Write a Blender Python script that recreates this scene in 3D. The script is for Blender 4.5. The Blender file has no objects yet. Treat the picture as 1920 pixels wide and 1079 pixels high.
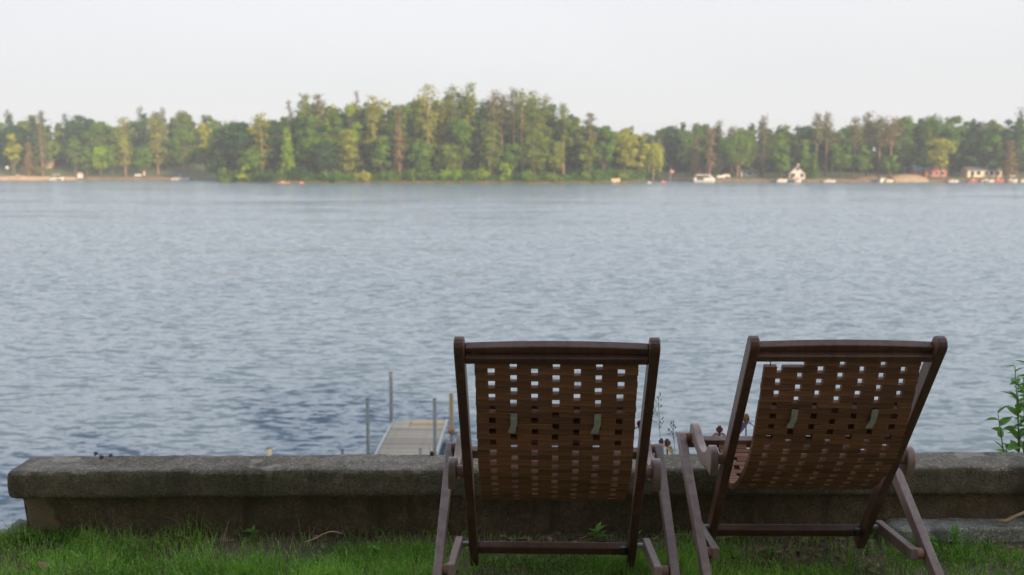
import bpy, bmesh, math, random
import numpy as np
from mathutils import Vector, Matrix

R = math.radians
S = bpy.context.scene
COL = S.collection

# ------------------------------------------------------------------ camera
F_PX, CX, CY = 1867.0, 960.0, 539.5
PITCH = math.atan((CY - 309.0) / F_PX)
CAM_H = 1.474
cam_data = bpy.data.cameras.new('camera')
cam = bpy.data.objects.new('camera', cam_data)
COL.objects.link(cam)
cam.location = (0, 0, CAM_H)
cam.rotation_euler = (R(90) - PITCH, 0, 0)
cam_data.sensor_width = 36.0
cam_data.lens = 36.0 * F_PX / 1920.0
cam_data.clip_start = 0.05
cam_data.clip_end = 5000
cam_data.dof.use_dof = True
cam_data.dof.focus_distance = 3.15
cam_data.dof.aperture_fstop = 3.6
S.camera = cam

# ------------------------------------------------------------------ light
HAZE_SKY = 8.8
SUN_EL, SUN_AZ = R(15), R(143)          # azimuth clockwise from +Y (the view direction)
w = bpy.data.worlds.new('World'); S.world = w; w.use_nodes = True
nt = w.node_tree; nt.nodes.clear()
wo = nt.nodes.new('ShaderNodeOutputWorld'); bg = nt.nodes.new('ShaderNodeBackground')
sky = nt.nodes.new('ShaderNodeTexSky'); sky.sky_type = 'NISHITA'; sky.sun_disc = False
sky.sun_elevation = SUN_EL; sky.sun_rotation = SUN_AZ
sky.air_density = 1.0; sky.dust_density = 2.0; sky.ozone_density = 2.0
tc = nt.nodes.new('ShaderNodeTexCoord'); sx = nt.nodes.new('ShaderNodeSeparateXYZ')
nt.links.new(tc.outputs['Generated'], sx.inputs[0])
rmp = nt.nodes.new('ShaderNodeValToRGB')      # share of white summer haze in the sky, thickest low over the horizon
rmp.color_ramp.elements[0].position = 0.0; rmp.color_ramp.elements[0].color = (.94, .94, .94, 1)
rmp.color_ramp.elements[1].position = 1.0; rmp.color_ramp.elements[1].color = (.62, .62, .62, 1)
nt.links.new(sx.outputs['Z'], rmp.inputs[0])
hz_c = nt.nodes.new('ShaderNodeValToRGB')     # the haze itself: soft white, a little bluer overhead
hz_c.color_ramp.elements[0].position = 0.0; hz_c.color_ramp.elements[0].color = (.57, .568, .578, 1)
hz_c.color_ramp.elements[1].position = 1.0; hz_c.color_ramp.elements[1].color = (.64, .76, .95, 1)
for p_, c_ in ((.16, (.672, .672, .685)), (.34, (1.24, 1.26, 1.31)), (.60, (1.02, 1.09, 1.20))):
    e = hz_c.color_ramp.elements.new(p_); e.color = (*c_, 1)
nt.links.new(sx.outputs['Z'], hz_c.inputs[0])
sc_ = nt.nodes.new('ShaderNodeVectorMath'); sc_.operation = 'SCALE'; sn = nt.nodes.new('ShaderNodeTexNoise'); sn.inputs['Scale'].default_value = 1.6; sn.inputs['Detail'].default_value = 3
smp = nt.nodes.new('ShaderNodeMapping'); smp.inputs['Scale'].default_value = (1, 1, 4); nt.links.new(tc.outputs['Generated'], smp.inputs[0]); nt.links.new(smp.outputs[0], sn.inputs['Vector'])
smr = nt.nodes.new('ShaderNodeMapRange'); smr.inputs[1].default_value = .3; smr.inputs[2].default_value = .7; smr.inputs[3].default_value = HAZE_SKY * .965; smr.inputs[4].default_value = HAZE_SKY * 1.035
nt.links.new(sn.outputs[0], smr.inputs[0]); nt.links.new(smr.outputs[0], sc_.inputs['Scale'])
nt.links.new(hz_c.outputs[0], sc_.inputs[0])
mx = nt.nodes.new('ShaderNodeMix'); mx.data_type = 'RGBA'
nt.links.new(rmp.outputs[0], mx.inputs[0]); nt.links.new(sky.outputs[0], mx.inputs[6])
nt.links.new(sc_.outputs[0], mx.inputs[7])
nt.links.new(mx.outputs[2], bg.inputs['Color'])
bg.inputs['Strength'].default_value = 0.10
nt.links.new(bg.outputs[0], wo.inputs['Surface'])
sd = bpy.data.lights.new('sun', 'SUN'); sun = bpy.data.objects.new('sun', sd); COL.objects.link(sun)
sd.energy = 5.0; sd.angle = R(0.6); sd.color = (1.0, .74, .48)
to_sun = Vector((math.sin(SUN_AZ) * math.cos(SUN_EL), math.cos(SUN_AZ) * math.cos(SUN_EL), math.sin(SUN_EL)))
sun.rotation_euler = to_sun.to_track_quat('Z', 'Y').to_euler()
sun.location = to_sun * 60
S.view_settings.view_transform = 'Standard'; S.view_settings.look = 'None'
S.view_settings.gamma = 1; S.view_settings.use_curve_mapping = False
S.view_settings.exposure = 0.6
S.cycles.max_bounces = 8; S.cycles.volume_bounces = 1; S.cycles.transparent_max_bounces = 8
S.cycles.use_denoising = True

WATER = -4.47

# ------------------------------------------------------------------ helpers
def gx(px, py, Y):
    "world X and Z of the point seen at photo pixel px,py at forward distance Y"
    v = (py - CY) / F_PX; u = (px - CX) / F_PX
    k = Y / (math.cos(PITCH) - v * math.sin(PITCH))
    return k * u, CAM_H - k * (math.sin(PITCH) + v * math.cos(PITCH))

def tag(o, label=None, cat=None, group=None, kind=None):
    if label: o['label'] = label
    if cat: o['category'] = cat
    if group: o['group'] = group
    if kind: o['kind'] = kind
    return o

def empty(name, loc=(0, 0, 0), rz=0, label=None, cat=None, group=None):
    o = bpy.data.objects.new(name, None); COL.objects.link(o)
    o.location = loc; o.rotation_euler = (0, 0, rz); o.empty_display_size = .1
    return tag(o, label, cat, group)

def link(name, me, mat=None, parent=None, loc=None, smooth=None):
    o = bpy.data.objects.new(name, me); COL.objects.link(o)
    if mat is not None and len(me.materials) == 0: me.materials.append(mat)
    if parent is not None: o.parent = parent
    if loc is not None: o.location = loc
    if smooth:
        me.polygons.foreach_set('use_smooth', [True] * len(me.polygons))
    return o

def npmesh(name, verts, loops, counts):
    me = bpy.data.meshes.new(name)
    verts = np.asarray(verts, dtype=np.float32).reshape(-1, 3)
    loops = np.asarray(loops, dtype=np.int32).ravel(); counts = np.asarray(counts, dtype=np.int32).ravel()
    me.vertices.add(len(verts)); me.vertices.foreach_set('co', verts.ravel())
    me.loops.add(len(loops)); me.loops.foreach_set('vertex_index', loops)
    st = np.zeros(len(counts), dtype=np.int32); st[1:] = np.cumsum(counts)[:-1]
    me.polygons.add(len(counts)); me.polygons.foreach_set('loop_start', st)
    me.polygons.foreach_set('loop_total', counts)
    me.update(calc_edges=True)
    return me

class MB:
    "collects boxes, bars and tubes and links them as one mesh object"
    def __init__(s): s.v = []; s.f = []
    def add(s, vs, fs):
        n = len(s.v); s.v += [tuple(v) for v in vs]; s.f += [tuple(i + n for i in f) for f in fs]; return s
    def box(s, c, d, rot=None):
        x, y, z = d[0] / 2, d[1] / 2, d[2] / 2
        vs = [Vector((a * x, b * y, c_ * z)) for a in (-1, 1) for b in (-1, 1) for c_ in (-1, 1)]
        if rot is not None: vs = [rot @ v for v in vs]
        return s.add([v + Vector(c) for v in vs], [(0, 1, 3, 2), (4, 6, 7, 5), (0, 4, 5, 1), (2, 3, 7, 6), (0, 2, 6, 4), (1, 5, 7, 3)])
    def tube(s, pts, rs, n=8, cap=True):
        pts = [Vector(p) for p in pts]; rings = []
        if not hasattr(rs, '__len__'): rs = [rs] * len(pts)
        ref = None
        for i, p in enumerate(pts):
            d = (pts[min(i + 1, len(pts) - 1)] - pts[max(i - 1, 0)]).normalized()
            if ref is None: ref = Vector((0, 0, 1)) if abs(d.z) < .9 else Vector((1, 0, 0))
            a = d.cross(ref).normalized(); b = a.cross(d).normalized(); ref = b
            rings.append([p + (a * math.cos(2 * math.pi * k / n) + b * math.sin(2 * math.pi * k / n)) * rs[i] for k in range(n)])
        fs = []
        for i in range(len(rings) - 1):
            for k in range(n):
                fs.append((i * n + k, i * n + (k + 1) % n, (i + 1) * n + (k + 1) % n, (i + 1) * n + k))
        if cap:
            fs.append(tuple(range(n))[::-1]); m = (len(rings) - 1) * n; fs.append(tuple(m + k for k in range(n)))
        return s.add([v for r in rings for v in r], fs)
    def prism(s, poly, x0, x1, axis='x'):
        "poly in (y,z) extruded along x, or (x,z) along y, or (x,y) along z"
        n = len(poly)
        def P(a, b, t): return {'x': (t, a, b), 'y': (a, t, b), 'z': (a, b, t)}[axis]
        vs = [P(a, b, x0) for a, b in poly] + [P(a, b, x1) for a, b in poly]
        fs = [tuple(range(n))[::-1], tuple(range(n, 2 * n))]
        fs += [(i, (i + 1) % n, n + (i + 1) % n, n + i) for i in range(n)]
        return s.add(vs, fs)
    def mesh(s, name):
        me = bpy.data.meshes.new(name); me.from_pydata(s.v, [], s.f)
        bm = bmesh.new(); bm.from_mesh(me); bmesh.ops.recalc_face_normals(bm, faces=bm.faces); bm.to_mesh(me); bm.free()
        return me
    def build(s, name, mat, parent=None, bevel=0, smooth=False, seg=2):
        me = s.mesh(name)
        if bevel:
            bm = bmesh.new(); bm.from_mesh(me)
            bmesh.ops.bevel(bm, geom=[e for e in bm.edges if e.calc_face_angle(0) > .5], offset=bevel, segments=seg, affect='EDGES', profile=.5, clamp_overlap=True)
            bm.to_mesh(me); bm.free()
        return link(name, me, mat, parent, smooth=smooth)

# ------------------------------------------------------------------ materials
def newmat(name):
    m = bpy.data.materials.new(name); m.use_nodes = True
    n = m.node_tree; b = n.nodes['Principled BSDF']; return m, n, b

def noise(n, scale, detail=4, rough=.6, vec=None, dim='3D'):
    t = n.nodes.new('ShaderNodeTexNoise'); t.inputs['Scale'].default_value = scale
    t.inputs['Detail'].default_value = detail; t.inputs['Roughness'].default_value = rough
    if vec is not None: n.links.new(vec, t.inputs['Vector'])
    return t

def objvec(n, scale=(1, 1, 1), rot=(0, 0, 0)):
    c = n.nodes.new('ShaderNodeTexCoord'); m = n.nodes.new('ShaderNodeMapping')
    m.inputs['Scale'].default_value = scale; m.inputs['Rotation'].default_value = rot
    n.links.new(c.outputs['Object'], m.inputs['Vector']); return m.outputs[0]

def ramp(n, fac, stops):
    r = n.nodes.new('ShaderNodeValToRGB'); cr = r.color_ramp
    cr.elements[0].position = stops[0][0]; cr.elements[0].color = (*stops[0][1], 1)
    cr.elements[1].position = stops[-1][0]; cr.elements[1].color = (*stops[-1][1], 1)
    for p, c in stops[1:-1]:
        e = cr.elements.new(p); e.color = (*c, 1)
    n.links.new(fac, r.inputs[0]); return r.outputs[0]

def mixc(n, fac, a, b, mode='MIX'):
    m = n.nodes.new('ShaderNodeMix'); m.data_type = 'RGBA'; m.blend_type = mode
    for i, v in ((0, fac), (6, a), (7, b)):
        if isinstance(v, (int, float)): m.inputs[i].default_value = v
        elif isinstance(v, tuple): m.inputs[i].default_value = (*v, 1)
        else: n.links.new(v, m.inputs[i])
    return m.outputs[2]

def bump(n, b, h, strength, dist):
    k = n.nodes.new('ShaderNodeBump'); k.inputs['Strength'].default_value = strength
    k.inputs['Distance'].default_value = dist; n.links.new(h, k.inputs['Height'])
    n.links.new(k.outputs[0], b.inputs['Normal'])

def simple(name, c, rough=.7, c2=None, sc=3, metal=0, bmp=0):
    m, n, b = newmat(name)
    t = noise(n, sc, 4, .6, objvec(n))
    c2 = c2 or tuple(x * .72 for x in c)
    n.links.new(ramp(n, t.outputs[0], [(.3, c2), (.7, c)]), b.inputs['Base Color'])
    b.inputs['Roughness'].default_value = rough; b.inputs['Metallic'].default_value = metal
    if bmp: bump(n, b, t.outputs[0], .5, bmp)
    return m

def wood(name, c, c2, axis=2, rough=.5, gs=30, spec=.5):
    m, n, b = newmat(name)
    s = [gs, gs, gs]; s[axis] = gs * .06
    t = noise(n, 1.0, 5, .65, objvec(n, tuple(s)))
    t2 = noise(n, 6, 3, .5, objvec(n))
    col = ramp(n, t.outputs[0], [(.3, c2), (.68, c)])
    oi = n.nodes.new('ShaderNodeObjectInfo')
    v = n.nodes.new('ShaderNodeMapRange'); v.inputs[3].default_value = .72; v.inputs[4].default_value = 1.25
    n.links.new(oi.outputs['Random'], v.inputs[0])
    hs = n.nodes.new('ShaderNodeHueSaturation'); n.links.new(col, hs.inputs['Color']); n.links.new(v.outputs[0], hs.inputs['Value'])
    n.links.new(mixc(n, t2.outputs[0], hs.outputs[0], mixc(n, .35, hs.outputs[0], (.02, .012, .01))), b.inputs['Base Color'])
    b.inputs['Roughness'].default_value = rough; b.inputs['Specular IOR Level'].default_value = spec
    bump(n, b, t.outputs[0], .35, .002)
    return m

def foliage(name, c, c2, trans=.3):
    m = bpy.data.materials.new(name); m.use_nodes = True; n = m.node_tree; n.nodes.clear()
    out = n.nodes.new('ShaderNodeOutputMaterial'); d = n.nodes.new('ShaderNodeBsdfDiffuse'); t = n.nodes.new('ShaderNodeBsdfTranslucent')
    mx = n.nodes.new('ShaderNodeMixShader'); mx.inputs[0].default_value = trans
    no = noise(n, .45, 3, .6, objvec(n)); no2 = noise(n, .06, 2, .5, objvec(n))
    col = ramp(n, no.outputs[0], [(.32, c2), (.66, c)])
    hs = n.nodes.new('ShaderNodeHueSaturation'); n.links.new(col, hs.inputs['Color'])
    mr = n.nodes.new('ShaderNodeMapRange'); mr.inputs[1].default_value = .35; mr.inputs[2].default_value = .65
    mr.inputs[3].default_value = .475; mr.inputs[4].default_value = .52
    n.links.new(no2.outputs[0], mr.inputs[0]); n.links.new(mr.outputs[0], hs.inputs['Hue'])
    for s in (d, t): n.links.new(hs.outputs[0], s.inputs['Color'])
    n.links.new(d.outputs[0], mx.inputs[1]); n.links.new(t.outputs[0], mx.inputs[2]); n.links.new(mx.outputs[0], out.inputs['Surface'])
    return m

M = {}
M['lit_frame_wood'] = wood('lit_frame_wood', (.33, .225, .20), (.185, .12, .102), 2, .42, 40)  # legs, arms and links: skylight on them put into a paler colour
M['shaded_frame'] = wood('shaded_frame_wood', (.155, .075, .047), (.08, .038, .026), 2, .42, 40)  # same wood as the legs; shade on posts and rails put into the colour
M['slat_wood'] = wood('slat_wood', (.285, .12, .052), (.145, .06, .028), 0, .6, 60)
M['metal'] = simple('dark_metal', (.08, .08, .08), .4, metal=.8)
M['pad'] = simple('pad_cloth', (.24, .13, .06), .9, (.05, .035, .02), 26)
M['strap'] = simple('strap', (.40, .40, .35), .9, (.28, .28, .24), 60)
M['hinge_wood'] = wood('dowel_wood', (.30, .15, .10), (.19, .09, .06), 0, .5, 40)

def concrete(name, light, dark, moss, bm=.006, gs=1.0, PB=.45):
    m, n, b = newmat(name)
    vec = objvec(n)
    big = noise(n, 2.6, 6, .7, vec); fine = noise(n, 150 * gs, 2, .6, vec); mid = noise(n, 17, 6, .75, vec)
    vo = n.nodes.new('ShaderNodeTexVoronoi'); vo.inputs['Scale'].default_value = 135 * gs; n.links.new(vec, vo.inputs['Vector'])
    c = ramp(n, mid.outputs[0], [(.36, dark), (.64, light)])
    c = mixc(n, ramp(n, big.outputs[0], [(.40, (0, 0, 0)), (.62, (.9, .9, .9))]), c, moss)
    sc2 = mixc(n, 1.0, c, ramp(n, fine.outputs[0], [(.30, (.62, .62, .62)), (.5, (.97, .97, .97)), (.72, (1.4, 1.38, 1.35))]), 'MULTIPLY')
    peb = n.nodes.new('ShaderNodeSeparateColor'); n.links.new(vo.outputs['Color'], peb.inputs[0])
    c = mixc(n, ramp(n, peb.outputs[0], [(.86, (0, 0, 0)), (.90, (PB, PB, PB))]), sc2, tuple(min(1, x * 1.6) for x in light))
    c = mixc(n, ramp(n, peb.outputs[1], [(.86, (0, 0, 0)), (.90, (PB, PB, PB))]), c, tuple(x * .4 for x in dark))
    st = noise(n, 1, 4, .6, objvec(n, (9, 9, 1.1))); li = noise(n, 5.5, 3, .5, objvec(n, (1, 1, 1), (0, 0, .6)))
    c = mixc(n, ramp(n, st.outputs[0], [(.52, (0, 0, 0)), (.66, (.6, .6, .6))]), c, tuple(x * .45 for x in dark))
    c = mixc(n, ramp(n, li.outputs[0], [(.64, (0, 0, 0)), (.67, (.45, .45, .45))]), c, tuple(min(1, x * 1.45) for x in light))
    n.links.new(c, b.inputs['Base Color']); b.inputs['Roughness'].default_value = .92
    b.inputs['Specular IOR Level'].default_value = .25
    a = n.nodes.new('ShaderNodeMath'); a.operation = 'ADD'
    n.links.new(fine.outputs[0], a.inputs[0]); n.links.new(mid.outputs[0], a.inputs[1])
    bump(n, b, a.outputs[0], .9, bm)
    return m
M['coping'] = concrete('coping_concrete', (.275, .24, .20), (.145, .128, .104), (.12, .106, .08))
M['wall'] = concrete('wall_concrete', (.225, .155, .10), (.115, .08, .052), (.10, .085, .045), .01, PB=.15)
M['coping_side'] = concrete('coping_side_concrete', (.20, .158, .11), (.105, .085, .058), (.11, .095, .055), .009, PB=.2)  # darker, browner coping concrete for faces not turned upward
M['slab'] = concrete('slab_concrete', (.42, .41, .37), (.27, .26, .23), (.22, .22, .17))
M['rock'] = concrete('rock', (.30, .28, .25), (.18, .17, .15), (.14, .15, .10), .01)

# ------------------------------------------------------------------ the lake and the land
def water_mat():
    m, n, b = newmat('lake_water')
    b.inputs['Base Color'].default_value = (.10, .145, .185, 1); b.inputs['Roughness'].default_value = .07
    b.inputs['IOR'].default_value = 1.46
    v1 = objvec(n, (1.7, 5.0, 1), (0, 0, R(6))); v2 = objvec(n, (4.6, 12.0, 1), (0, 0, R(-9))); v3 = objvec(n, (.42, 1.25, 1), (0, 0, R(10)))
    a = noise(n, 1, 3, .55, v1); bb = noise(n, 1, 3, .6, v2); cc = noise(n, 1, 2, .5, v3)
    patch = noise(n, 1, 3, .55, objvec(n, (.008, .035, 1), (0, 0, R(3))))
    def vm(op, *a):
        k = n.nodes.new('ShaderNodeVectorMath'); k.operation = op
        for i, x in enumerate(a):
            if isinstance(x, tuple): k.inputs[i].default_value = x
            elif isinstance(x, float): k.inputs['Scale'].default_value = x
            else: n.links.new(x, k.inputs['Scale'] if (op == 'SCALE' and i == 1) else k.inputs[i])
        return k.outputs[0]
    s = vm('SUBTRACT', a.outputs['Color'], (.5, .5, .5)); t = vm('SUBTRACT', bb.outputs['Color'], (.5, .5, .5)); u = vm('SUBTRACT', cc.outputs['Color'], (.5, .5, .5))
    tot = vm('ADD', vm('MULTIPLY', s, (.16, .18, 0)), vm('ADD', vm('MULTIPLY', t, (.20, .13, 0)), vm('MULTIPLY', u, (.08, .12, 0))))
    # wind waves are steeper on their lee side: sparse steep crests on a gently tilted surface
    cr = ramp(n, a.outputs['Fac'], [(.52, (0, 0, 0)), (.64, (0, 1, 0))])
    cr2 = ramp(n, bb.outputs['Fac'], [(.53, (0, 0, 0)), (.66, (0, 1, 0))])
    tot = vm('ADD', tot, vm('ADD', vm('MULTIPLY', cr, (0.0, -.66, 0.0)), vm('MULTIPLY', cr2, (0.0, -.42, 0.0))))
    g1 = noise(n, 1, 3, .6, objvec(n, (.13, .50, 1), (0, 0, R(4)))); g2 = noise(n, 1, 3, .65, objvec(n, (.035, .16, 1), (0, 0, R(-3))))
    g3 = noise(n, 1, 4, .65, objvec(n, (.010, .055, 1), (0, 0, R(1))))
    for g, amp in ((g1, .16), (g2, .20), (g3, .16)):
        tot = vm('ADD', tot, vm('MULTIPLY', vm('SUBTRACT', g.outputs['Color'], (.5, .5, .5)), (0.0, amp, 0.0)))
    tot = vm('ADD', tot, (0.0, -.05, 0.0))
    mr = n.nodes.new('ShaderNodeMapRange'); mr.inputs[1].default_value = .38; mr.inputs[2].default_value = .64
    mr.inputs[3].default_value = 1.12; mr.inputs[4].default_value = .92
    n.links.new(patch.outputs[0], mr.inputs[0])
    k = n.nodes.new('ShaderNodeVectorMath'); k.operation = 'SCALE'; n.links.new(tot, k.inputs[0]); n.links.new(mr.outputs[0], k.inputs['Scale'])
    nn = vm('NORMALIZE', vm('ADD', k.outputs[0], (0.0, 0.0, 1.0)))
    n.links.new(nn, b.inputs['Normal'])
    return m
M['water'] = water_mat()
def grid_sheet(name, x0, x1, y0, y1, nx, ny, zf, mat, kind='structure'):
    xs = np.linspace(x0, x1, nx); ys = np.linspace(y0, y1, ny)
    X, Y = np.meshgrid(xs, ys); Z = zf(X, Y)
    v = np.stack([X, Y, Z], -1).reshape(-1, 3)
    i = np.arange((ny - 1) * (nx - 1)); r, c = i // (nx - 1), i % (nx - 1); a = r * nx + c
    o = link(name, npmesh(name, v, np.stack([a, a + 1, a + nx + 1, a + nx], -1), np.full(len(a), 4)), mat, smooth=True)
    if kind: o['kind'] = kind
    return o
grid_sheet('lake_water', -900, 900, 7, 900, 2, 2, lambda X, Y: X * 0 + WATER, M['water'])
grid_sheet('lake_bed', -900, 900, 6, 900, 2, 2, lambda X, Y: X * 0 + WATER - .9, simple('mud', (.12, .10, .07), .9))

def vnoise(X, Y, s, seed=0):
    "cheap smooth value noise for terrain, crowns and edges"
    rs = np.random.RandomState(seed); T = rs.rand(64, 64)
    x = X / s + 1000; y = Y / s + 1000; xi = np.floor(x).astype(int); yi = np.floor(y).astype(int)
    fx = x - xi; fy = y - yi; fx = fx * fx * (3 - 2 * fx); fy = fy * fy * (3 - 2 * fy)
    g = lambda a, b: T[a % 64, b % 64]
    return (g(xi, yi) * (1 - fx) + g(xi + 1, yi) * fx) * (1 - fy) + (g(xi, yi + 1) * (1 - fx) + g(xi + 1, yi + 1) * fx) * fy

WALL_Y, WALL_ROT = 3.845, R(.8)
def near_ground(X, Y):
    base = (vnoise(X, Y, .5, 1) - .5) * .025 + (vnoise(X, Y, .16, 2) - .5) * .012
    e0 = np.where(X < -2.0, 3.86, 4.02); t = np.clip((Y - e0) / 7.5, 0, 1)
    drop = (t * 4.9) ** 1.0 + np.clip((Y - e0) * .5, 0, .12)
    return base - drop + (vnoise(X, Y, 1.3, 5) - .5) * .3 * (t > .02)
def lawn_mat():
    m, n, b = newmat('lawn_soil')
    v = objvec(n); a = noise(n, 3.5, 4, .6, v); f = noise(n, 60, 3, .7, v)
    c = ramp(n, a.outputs[0], [(.40, (.07, .09, .03)), (.60, (.18, .14, .08))])
    c = mixc(n, f.outputs[0], c, (.09, .065, .04)); n.links.new(c, b.inputs['Base Color'])
    b.inputs['Roughness'].default_value = .95; bump(n, b, f.outputs[0], 1, .012); return m
M['lawn_soil'] = lawn_mat()
grid_sheet('lawn_ground', -14, 14, -3, 12, 420, 360, near_ground, M['lawn_soil'])
grid_sheet('yard_ground', -60, 60, -40, -3, 40, 30, lambda X, Y: X * 0 + (vnoise(X, Y, 3, 4) - .5) * .05, M['lawn_soil'])
for sx_ in (-1, 1):
    x0, x1 = (-120, -14) if sx_ < 0 else (14, 120)
    grid_sheet('shore_bank', x0, x1, -3, 12.5, 120, 40, near_ground, M['lawn_soil'])

M['far_grass'] = simple('far_grass', (.13, .15, .045), .95, (.09, .11, .03), .15)
M['sand'] = simple('sand', (.40, .28, .17), .95, (.28, .19, .11), .3)
M['earth'] = simple('earth', (.20, .13, .07), .95, (.09, .07, .04), .35)
def shore_y(X):
    return np.interp(X, [-900, -330, -205, -120, -95, -60, 20, 45, 70, 180, 320, 900],
                        [300, 350, 386, 389, 400, 430, 430, 385, 345, 341, 320, 260])
def far_h(X, Y):
    d = Y - shore_y(X)
    left = np.interp(d, [-12, -1.0, .2, 1.2, 6, 34, 90, 300], [-1.6, -.5, .25, .8, 1.3, 6.0, 8, 9])
    right = np.interp(d, [-12, -1.0, .2, 1.2, 8, 40, 90, 300], [-1.6, -.5, .25, .8, 1.3, 3.4, 5, 6])
    k = np.clip((X + 60) / 80, 0, 1)
    return WATER + left * (1 - k) + right * k + (vnoise(X, Y, 9, 7) - .5) * .25
def shore_mat():
    m, n, b = newmat('far_shore')
    v = objvec(n); a = noise(n, .06, 4, .6, v); f = noise(n, .9, 4, .6, v)
    c = mixc(n, ramp(n, a.outputs[0], [(.40, (0, 0, 0)), (.62, (1, 1, 1))]), (.075, .105, .03), (.17, .15, .055))
    c = mixc(n, f.outputs[0], c, (.06, .075, .025))
    n.links.new(c, b.inputs['Base Color']); b.inputs['Roughness'].default_value = .95; return m
M['far_shore'] = shore_mat()
def far_sheet():
    xs = np.concatenate([np.linspace(-900, -230, 40), np.linspace(-228, 230, 300), np.linspace(234, 900, 40)])
    ds = np.concatenate([[-12, -6, -2, -1, -.3, .2, .7, 1.2, 2, 4, 7], np.linspace(12, 100, 30), [150, 220, 300, 500]])
    V = [];
    X, D = np.meshgrid(xs, ds); Y = D + shore_y(X); Z = far_h(X, Y)
    ny, nx = X.shape; i = np.arange((ny - 1) * (nx - 1)); r, c = i // (nx - 1), i % (nx - 1); a = r * nx + c
    o = link('far_shore', npmesh('far_shore', np.stack([X, Y, Z], -1), np.stack([a, a + 1, a + nx + 1, a + nx], -1), np.full(len(a), 4)), M['far_shore'], smooth=True)
    o['kind'] = 'structure'
far_sheet()
IS_X0, IS_X1 = -99.0, 47.0
def isl_front(X): # waterline of the island
    return np.interp(X, [-99, -92, -70, -30, 10, 25, 38, 47], [352, 334, 322, 314, 312, 317, 328, 345])
def isl_back(X):
    return np.interp(X, [-99, -80, -40, 10, 35, 47], [352, 368, 374, 370, 358, 345])
def isl_h(X, Y):
    d = np.minimum(Y - isl_front(X), isl_back(X) - Y)
    return WATER + np.interp(d, [-8, -.8, .1, .8, 3, 14, 30], [-1.2, -.4, .2, .75, 1.1, 2.4, 3.0]) + (vnoise(X, Y, 4, 9) - .5) * .3
def isl_mat():
    m, n, b = newmat('island_ground')
    v = objvec(n); a = noise(n, .35, 4, .6, v)
    n.links.new(ramp(n, a.outputs[0], [(.38, (.045, .065, .025)), (.66, (.14, .095, .05))]), b.inputs['Base Color'])
    b.inputs['Roughness'].default_value = .95; return m
grid_sheet('island', -110, 56, 300, 384, 260, 160, isl_h, isl_mat())

# ------------------------------------------------------------------ trees
FC = {
 'dark':   foliage('foliage_dark', (.055, .125, .042), (.022, .060, .030)),
 'green':  foliage('foliage_green', (.14, .245, .030), (.052, .118, .027)),
 'bright': foliage('foliage_bright', (.24, .38, .025), (.13, .23, .025)),
 'yellow': foliage('foliage_yellow', (.36, .38, .045), (.17, .21, .03)),
 'pine':   foliage('foliage_pine', (.19, .25, .035), (.07, .115, .026)),
 'golden': foliage('foliage_golden', (.31, .33, .05), (.125, .16, .03)),
 'brown':  foliage('foliage_brown', (.19, .185, .075), (.10, .11, .045)),
 'rust':   foliage('foliage_rust', (.27, .205, .10), (.16, .13, .06)),
}
M['bark'] = simple('bark_grey', (.16, .13, .10), .9, (.08, .065, .05), 2)
M['bark_red'] = simple('bark_orange', (.34, .20, .13), .9, (.22, .13, .085), 2)

def leaf_quads(P, size, rs, flat=0.0, nrm=None):
    "P (N,3) centres -> leaf-clump quads; with nrm they lie roughly across that direction, jittered"
    N = len(P); size = np.broadcast_to(size, (N,))[:, None]
    if nrm is None:
        a = rs.normal(size=(N, 3)); a[:, 2] *= (1 - flat); a /= np.linalg.norm(a, axis=1)[:, None] + 1e-9
        b = rs.normal(size=(N, 3)); b[:, 2] *= (1 - flat)
    else:
        m = nrm + rs.normal(size=(N, 3)) * .42; m /= np.linalg.norm(m, axis=1)[:, None] + 1e-9
        a = np.cross(m, rs.normal(size=(N, 3))); a /= np.linalg.norm(a, axis=1)[:, None] + 1e-9; b = np.cross(m, a)
    b = b - (a * b).sum(1)[:, None] * a; b /= np.linalg.norm(b, axis=1)[:, None] + 1e-9
    k = rs.uniform(.55, 1.3, (N, 4, 1))
    c = np.stack([a, b, -a, -b], 1) * k * size[:, :, None] * .5
    return (P[:, None, :] + c).reshape(-1, 3)

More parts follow.
